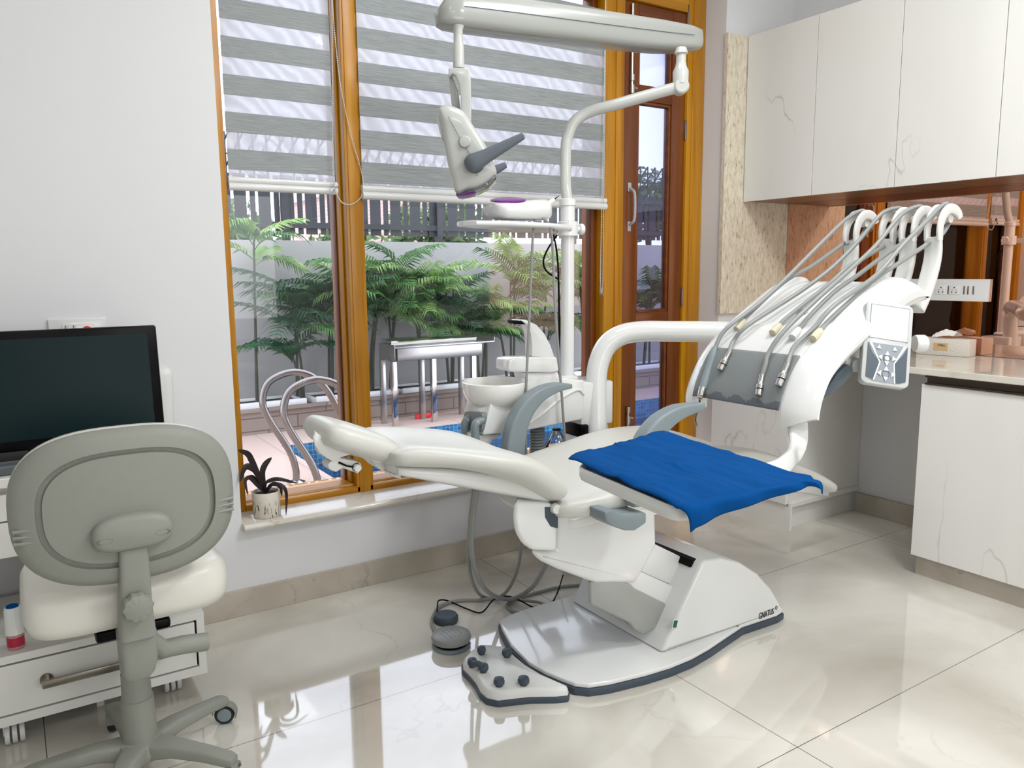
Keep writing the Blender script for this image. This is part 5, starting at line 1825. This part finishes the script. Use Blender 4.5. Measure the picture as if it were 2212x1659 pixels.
h0, h1_ = HMX @ Vector((hpt(1030, 372)[0], .165, hpt(1030, 372)[1])), HMX @ Vector((hpt(1093, 341)[0], .165, hpt(1093, 341)[1]))
secs = []
for f, a_ in ((0, .02), (.05, .026), (.5, .018), (.9, .0125), (.98, .011), (1.0, .005)):
    secs.append(sect(h0.lerp(h1_, f), hx_d.cross(HF).normalized(), HF, a_, a_*.8, 2.6, 24))
link('handle', loft(secs), M['panel2'], lm, angle=50)

# ================================================================== DELIVERY UNIT
DU = thing('delivery_unit', 'white curved instrument delivery unit with grey hoses over the chair', 'delivery unit', (2.2, 1.62, 1.05))
Tp = catmull([Vector((x_, 0, z_)) for x_, z_ in ((1.882, .832), (1.880, .885), (1.903, .948), (1.953, 1.025), (2.04, 1.10), (2.17, 1.178), (2.29, 1.240), (2.385, 1.268), (2.445, 1.262), (2.478, 1.235))], 8)
Bp = catmull([Vector((x_, 0, z_)) for x_, z_ in ((1.950, .842), (1.950, .875), (1.962, .925), (2.000, .985), (2.08, 1.04), (2.20, 1.10), (2.30, 1.15), (2.38, 1.18), (2.43, 1.19), (2.465, 1.195))], 8)
NP = len(Tp)-1


def samp(P, s):
    f = max(0, min(1, s))*NP
    i = min(int(f), NP-1)
    return P[i].lerp(P[i+1], f-i)


def tnorm(s):
    a, c_ = samp(Tp, s-.01), samp(Tp, s+.01)
    d = (c_-a).normalized()
    return Vector((-d.z, 0, d.x))


S0, SPAN, SDECK = 0.125, 0.355, 0.475
Y0d, Y1d = 1.375, 1.875
yst = [1.372, 1.376, 1.384, 1.40, 1.425, 1.45, 1.464, 1.4645, 1.474, 1.55, 1.64, 1.73, 1.806, 1.816, 1.8165, 1.832, 1.850, 1.864, 1.872, 1.875]


def drop(y):
    if y < 1.464:
        f = (1.464-y)/.09
        return .042*f**2.2
    if y > 1.816:
        f = (y-1.816)/.06
        return .030*f**2.2
    return 0


def s0y(y):
    if 1.4642 < y < 1.8163:
        return S0
    return .085*(1.464-y)/.09 if y < 1.5 else .075*(y-1.816)/.06


b = bmesh.new()
rings = []
NS = 44
for y in yst:
    s0 = s0y(y)
    ring = []
    sides = (y <= 1.376) or (y >= 1.872)
    for k in range(NS+1):
        s = s0+(1-s0)*k/NS
        off = -drop(y)
        if 1.47 < y < 1.81 and s > SDECK:
            off -= .016*min(1, (s-SDECK)/.015)*min(1, max(0, (1.0-s)/.10))
        p_ = samp(Tp, s)+tnorm(s)*off
        ring.append(Vector((p_.x, y, p_.z)))
    for k in range(NS+1):
        s = 1-(1-s0)*k/NS
        p_ = samp(Bp, s)
        if sides:
            p_ = p_.lerp(samp(Tp, s), .25)
        ring.append(Vector((p_.x, y, p_.z)))
    rings.append(ring)
add_ring_mesh(b, rings)
link('shell', b, M['white'], DU, angle=35)
# silicone mat with scalloped darker edge
b = bmesh.new()
NM, NK = 60, 26
gv = []
for i in range(NM+1):
    y = 1.470+(1.812-1.470)*i/NM
    row = []
    for k in range(NK+1):
        s = S0-.012+(SPAN-S0+.012)*k/NK
        edge = min(i, NM-i)/3
        p_ = samp(Tp, s)+tnorm(s)*(.0035)
        row.append(b.verts.new((p_.x, y, p_.z)))
    gv.append(row)
for i in range(NM):
    for k in range(NK):
        f_ = b.faces.new((gv[i][k], gv[i+1][k], gv[i+1][k+1], gv[i][k+1]))
        wavy = 3.4+1.5*math.sin(i/NM*2*PI*4.5+1.0)
        f_.material_index = 1 if k < wavy else 0
lk = link('silicone_mat', b, [M['panel'], M['panel2']], DU, angle=60)
md = lk.modifiers.new('thick', 'SOLIDIFY'); md.thickness = .003; md.offset = 0
# logo disc on the deck
sl = .545
pl_ = samp(Tp, sl)-tnorm(sl)*.0135
link('round_badge', lathe([(0, .0022), (.017, .0018), (.019, 0)], (pl_.x, 1.618, pl_.z), n=28, axis=tnorm(sl)), M['greyp'], DU)
# underside hull
link('underside', cushion([(2.03, .995, .95, .12), (2.06, 1.03, .94, .17), (2.15, 1.08, .97, .195), (2.28, 1.14, 1.02, .20), (2.40, 1.18, 1.07, .18), (2.45, 1.19, 1.12, .12)], 0, 3.5, 32, 1.625), M['white'], DU, angle=50)
ul = prism(xz(((1772, 866), (1790, 836), (1810, 806), (1832, 786), (1845, 800), (1825, 828), (1798, 850)), 1.40), 'Y', 1.40, 1.50, 0.004)
link('side_membrane', ul, M['keyd'], DU)
# rear housing and arm
link('rear_hub', lathe([(0, -.02), (.05, -.02), (.055, 0), (.055, .09), (.045, .11), (0, .11)], (2.50, 1.66, 1.10), n=32, axis=(0, 0, 1)), M['white'], DU)
Da = 3.24
pts = [A(1288, 985, D=Da), A(1288, 900, D=Da), A(1288, 825, D=Da), A(1294, 782, D=Da), A(1312, 745, D=Da), A(1345, 723, D=Da), A(1390, 716, D=Da), A(1450, 716, D=Da), A(1560, 717, D=Da), A(1640, 722, D=Da)]
pts.append(Vector((2.62, 2.04, 1.06)))
pts.append(Vector((2.62, 1.80, 1.09)))
pts.append(Vector((2.52, 1.66, 1.12)))
pb = pts[0]
am = link('support_tube', tube([Vector((pb.x, pb.y, .02))]+pts, 0.0435, n=28), M['white'], DU, angle=60)
# hose holders
hol = []
for i, px in enumerate((1836, 1914, 1958, 2013)):
    hy = A(px, 560, X=2.55).y
    hol.append(hy)
    path = [(2.475, 1.16), (2.515, 1.22), (2.545, 1.29), (2.556, 1.345), (2.550, 1.395)]
    P = catmull([Vector((x_, hy, z_)) for x_, z_ in path], 4)
    secs = []
    for j, p_ in enumerate(P):
        t_ = (P[min(j+1, len(P)-1)]-P[max(j-1, 0)]).normalized()
        nn = Vector((-t_.z, 0, t_.x))
        secs.append(sect(p_, EY, nn, .027, .015-.004*j/len(P), 4, 20))
    hh_ = link('hose_holder', loft(secs), M['ivory'], DU, angle=50)
    for sg in (-1, 1):
        path = [(2.551, 1.385), (2.549, 1.425), (2.562, 1.460), (2.592, 1.484), (2.628, 1.484), (2.655, 1.470), (2.662, 1.458)]
        P = catmull([Vector((x_, hy+sg*.0205, z_)) for x_, z_ in path], 4)
        secs = []
        for j, p_ in enumerate(P):
            t_ = (P[min(j+1, len(P)-1)]-P[max(j-1, 0)]).normalized()
            nn = Vector((-t_.z, 0, t_.x))
            secs.append(sect(p_, EY, nn, .0062, .0125+.004*math.sin(PI*j/len(P)), 4, 16))
        link('fork_prong', loft(secs), M['ivory'], hh_, angle=50)
    link('roller', lathe([(0, -.0145), (.016, -.0145), (.014, 0), (.016, .0145), (0, .0145)], (2.622, hy, 1.458), n=20, axis=(0, 1, 0)), M['ivory'], hh_)

# hoses: panel -> over the holder -> back to the deck
H = [
    dict(y0=1.800, out=((1545, 751), (1559, 722), (1585, 697), (1642, 653), (1693, 606), (1765, 534), (1826, 475)), back=((1829, 525), (1820, 528), (1755, 574), (1693, 610), (1621, 676)), rel=(1603, 697), yb=1.785),
    dict(y0=1.760, out=((1575, 762), (1585, 736), (1614, 704), (1693, 653), (1747, 617), (1802, 574), (1856, 519), (1903, 463)), back=((1921, 525), (1863, 559), (1831, 577), (1787, 617), (1700, 686)), rel=(1680, 707), yb=1.640),
    dict(y0=1.590, out=((1646, 812), (1653, 790), (1661, 762), (1693, 716), (1765, 646), (1838, 581), (1892, 530), (1946, 465)), back=((1962, 517), (1910, 552), (1852, 595), (1802, 631), (1750, 682)), rel=(1722, 716), yb=1.560),
    dict(y0=1.525, out=((1701, 787), (1708, 765), (1720, 744), (1758, 709), (1802, 660), (1892, 595), (1946, 534), (1993, 486)), back=((2012, 520), (1993, 534), (1939, 570), (1892, 602), (1802, 682)), rel=(1768, 718), yb=1.490),
]


def height(p_):
    best = None
    for k in range(NP):
        a, c_ = Tp[k], Tp[k+1]
        d = c_-a
        q_ = Vector((p_.x, 0, p_.z))-a
        f = max(0, min(1, q_.dot(d)/d.length_squared))
        r_ = q_-d*f
        nn = Vector((-d.z, 0, d.x)).normalized()
        hgt_ = math.copysign(r_.length, r_.dot(nn))
        if best is None or r_.length < abs(best):
            best = hgt_
    return best


def clear_of(px, py, p_, h):
    if height(p_) >= h:
        return p_
    D_ = (p_-CAM).dot(_fw)
    for _ in range(200):
        D_ -= .004
        q_ = A(px, py, D=D_)
        if height(q_) >= h:
            return q_
    return p_


for i, h_ in enumerate(H):
    hy = hol[i]
    pts = []
    n = len(h_['out'])
    for k, (px, py) in enumerate(h_['out']):
        f = k/(n-0.5)
        yv = h_['y0']+(hy-h_['y0'])*f
        p_ = clear_of(px, py, A(px, py, Y=yv), .011)
        pts.append(p_)
    pts += [Vector((2.598, hy, 1.500)), Vector((2.632, hy, 1.492)), Vector((2.650, hy, 1.468)), Vector((2.636, hy, 1.440)), Vector((2.600, hy, 1.405))]
    m_ = len(h_['back'])
    for k, (px, py) in enumerate(h_['back']):
        f = (k+.3)/m_
        pts.append(clear_of(px, py, A(px, py, Y=hy+(h_['yb']-hy)*f), .002))
    re = clear_of(*h_['rel'], A(h_['rel'][0], h_['rel'][1], Y=h_['yb']), .006)
    pts.append(re)
    ho = link('instrument_hose', tube(pts, 0.0072, n=10, smooth=7), M['hose'], DU)
    d_ = (re-pts[-2]).normalized()
    link('strain_relief', tube([re-d_*.012, re+d_*.004, re+d_*.035], [.0095, .0120, .0115], n=18, smooth=3), M['beige'] if i != 2 else M['ivory'], ho)
    # handpieces
    p_ = pts[0]
    if i == 0:
        q_ = clear_of(1514, 852, A(1514, 852, Y=1.838), .016)
        d_ = (q_-p_)
        hpz = tag(link('air_water_syringe', tube([p_, p_+d_*.15, p_+d_*.45, p_+d_*.7, p_+d_*.88], [.0085, .012, .0125, .0135, .012], n=18, smooth=4), M['grey'], ho), 'blue-grey syringe handle')
        link('metal_collar', tube([p_+d_*.86, p_+d_*.98, p_+d_*1.08], [.0125, .0120, .0095], n=18, smooth=3), M['steel'], hpz)
        link('trigger_button', lathe([(0, 0), (.006, 0), (.005, .008), (0, .009)], p_+d_*1.02+Vector((-.008, -.006, 0)), n=14, axis=(-1, -.3, .2)), M['chrome'], hpz)
        link('nozzle', tube([p_+d_*1.06]+[A(1511, 868, Y=1.79), A(1506, 890, Y=1.73), A(1502, 906, Y=1.69), A(1505, 921, Y=1.665)], [.0055, .0034, .0028, .0028, .0038], n=10, smooth=4), M['ladder'], hpz)
    else:
        ends = {1: (1555, 800), 2: (1638, 855), 3: (1681, 834)}[i]
        q_ = clear_of(ends[0], ends[1], A(ends[0], ends[1], Y=h_['y0']+.012), .014)
        d_ = (q_-p_)
        hpz = tag(link('hose_coupling', tube([p_-d_*.05, p_+d_*.35, p_+d_*.45, p_+d_*.66], [.0085, .0092, .012, .0118], n=20, smooth=3), M['steel'], ho), 'silver metal coupling')
        link('coupling_ring', tube([p_+d_*.66, p_+d_*.72], .0088, n=18, smooth=0), M['black'], hpz)
        link('coupling_nut', tube([p_+d_*.71, p_+d_*.86, p_+d_*.98, p_+d_*1.0], [.0115, .0112, .0108, .009], n=20, smooth=2), M['steel'], hpz)

# keypad facing the viewer
Dk = 2.32
K4 = [A(1846, 822, D=Dk-.02), A(1950, 838, D=Dk-.03), A(1989, 664, D=Dk+.02), A(1884, 650, D=Dk+.03)]
kx_ = (K4[1]-K4[0]).normalized()
ky_ = (K4[3]-K4[0]); ky_ = (ky_-kx_*ky_.dot(kx_)).normalized()
kn_ = kx_.cross(ky_)
kc = (K4[0]+K4[1]+K4[2]+K4[3])/4
kw, kh = (K4[1]-K4[0]).length/2, (K4[3]-K4[0]).length/2
KM = Matrix(((kx_.x, ky_.x, kn_.x, kc.x), (kx_.y, ky_.y, kn_.y, kc.y), (kx_.z, ky_.z, kn_.z, kc.z), (0, 0, 0, 1)))


def kpoly(pts, z0, z1, bev=0.0):
    bm = prism([(x_*kw, y_*kh) for x_, y_ in pts], 'Z', z0, z1, bev, 2)
    for v in bm.verts:
        v.co = KM @ v.co
    return bm


o_ = []
for q0 in range(4):
    cx_, cy_ = ((1, 1), (-1, 1), (-1, -1), (1, -1))[q0]
    for j in range(6):
        a_ = PI/2*(q0+j/5)
        o_.append((cx_*(1-.26)+.26*math.cos(a_), cy_*(1-.13)+.13*math.sin(a_)+(.03 if cy_ > 0 else -.02)*(1-abs(cx_*(1-.26)+.26*math.cos(a_)))))
kp = link('control_keypad', kpoly(o_, -.030, 0, .004), M['greyp'], DU)
link('screen_cover', kpoly([(-.78, .10), (.80, .10), (.80, .90), (-.78, .90)], .0002, .0022, .0006), M['white'], kp)
b = bmesh.new()
for s_ in ((-.80, .08, -.76, .92), (.78, .08, .82, .92), (-.80, .90, .82, .92)):
    pb_ = prism([(s_[0]*kw, s_[1]*kh), (s_[2]*kw, s_[1]*kh), (s_[2]*kw, s_[3]*kh), (s_[0]*kw, s_[3]*kh)], 'Z', .0001, .0018)
    for v in pb_.verts:
        v.co = KM @ v.co
    me_ = bpy.data.meshes.new('x'); pb_.to_mesh(me_); pb_.free(); b.from_mesh(me_); bpy.data.meshes.remove(me_)
link('cover_rim', b, M['keyp'], kp, smooth=False)
link('membrane', kpoly([(-.82, -.02), (.84, -.02), (.84, -.86), (.55, -.92), (0, -.94), (-.55, -.92), (-.82, -.86)], .0002, .0014), M['keyp'], kp, smooth=False)
link('membrane_wing', kpoly([(-.82, -.03), (-.62, -.25), (-.30, -.47), (-.52, -.90), (-.82, -.85)], .0015, .0022), M['keyd'], kp, smooth=False)
link('membrane_wing', kpoly([(.84, -.03), (.66, -.22), (.34, -.47), (.42, -.92), (.62, -.91), (.84, -.85)], .0015, .0022), M['keyd'], kp, smooth=False)
for pts in (((-.78, -.02), (-.66, -.02), (-.25, -.47), (-.46, -.92), (-.52, -.91), (-.31, -.47)), ((.80, -.02), (.66, -.02), (.28, -.47), (.36, -.93), (.42, -.93), (.34, -.47))):
    link('membrane_stripe', kpoly(pts, .0023, .0027), M['white'], kp, smooth=False)


def tri(cx_, cy_, r_, rot):
    return [(cx_+r_*math.sin(rot+2*PI*j/3), cy_+r_*.62*math.cos(rot+2*PI*j/3)) for j in range(3)]


for cx_, cy_, r_, rot in ((-.36, -.12, .11, 0), (.30, -.12, .11, 0), (0, -.25, .12, 0), (0, -.47, .12, PI), (-.26, -.35, .12, -PI/2), (.28, -.35, .12, PI/2), (0, -.62, .12, 0), (0, -.84, .12, PI), (-.26, -.73, .12, -PI/2), (.28, -.73, .12, PI/2)):
    link('arrow_key', kpoly(tri(cx_, cy_, r_, rot), .0015, .0045, .0006), M['white'], kp, smooth=False)
for cy_ in (-.36,):
    link('round_key', kpoly([(.09*math.cos(a_), cy_+.055*math.sin(a_)) for a_ in [2*PI*j/16 for j in range(16)]], .0015, .0045, .0005), M['white'], kp, smooth=False)
for cy_ in (-.36, -.73):
    b = bmesh.new()
    add_tube(b, [KM @ Vector((.15*math.cos(a_)*kw, (cy_+.09*math.sin(a_))*kh, .0020)) for a_ in [2*PI*j/20 for j in range(20)]], .0008, n=5, smooth=0, close=True)
    link('key_ring', b, M['keyd'], kp)
link('keypad_arm', tube([A(1856, 790, D=Dk+.03), A(1838, 785, D=Dk+.08), Vector((2.10, 1.43, 1.02))], [.020, .024, .020], n=18, smooth=3), M['greyp'], DU)
link('brake_knob', lathe([(0, 0), (.026, 0), (.028, .006), (.028, .03), (.024, .036), (0, .037)], A(1975, 742, D=2.50), n=28, axis=(.8, -.55, 0)), M['white'], DU)
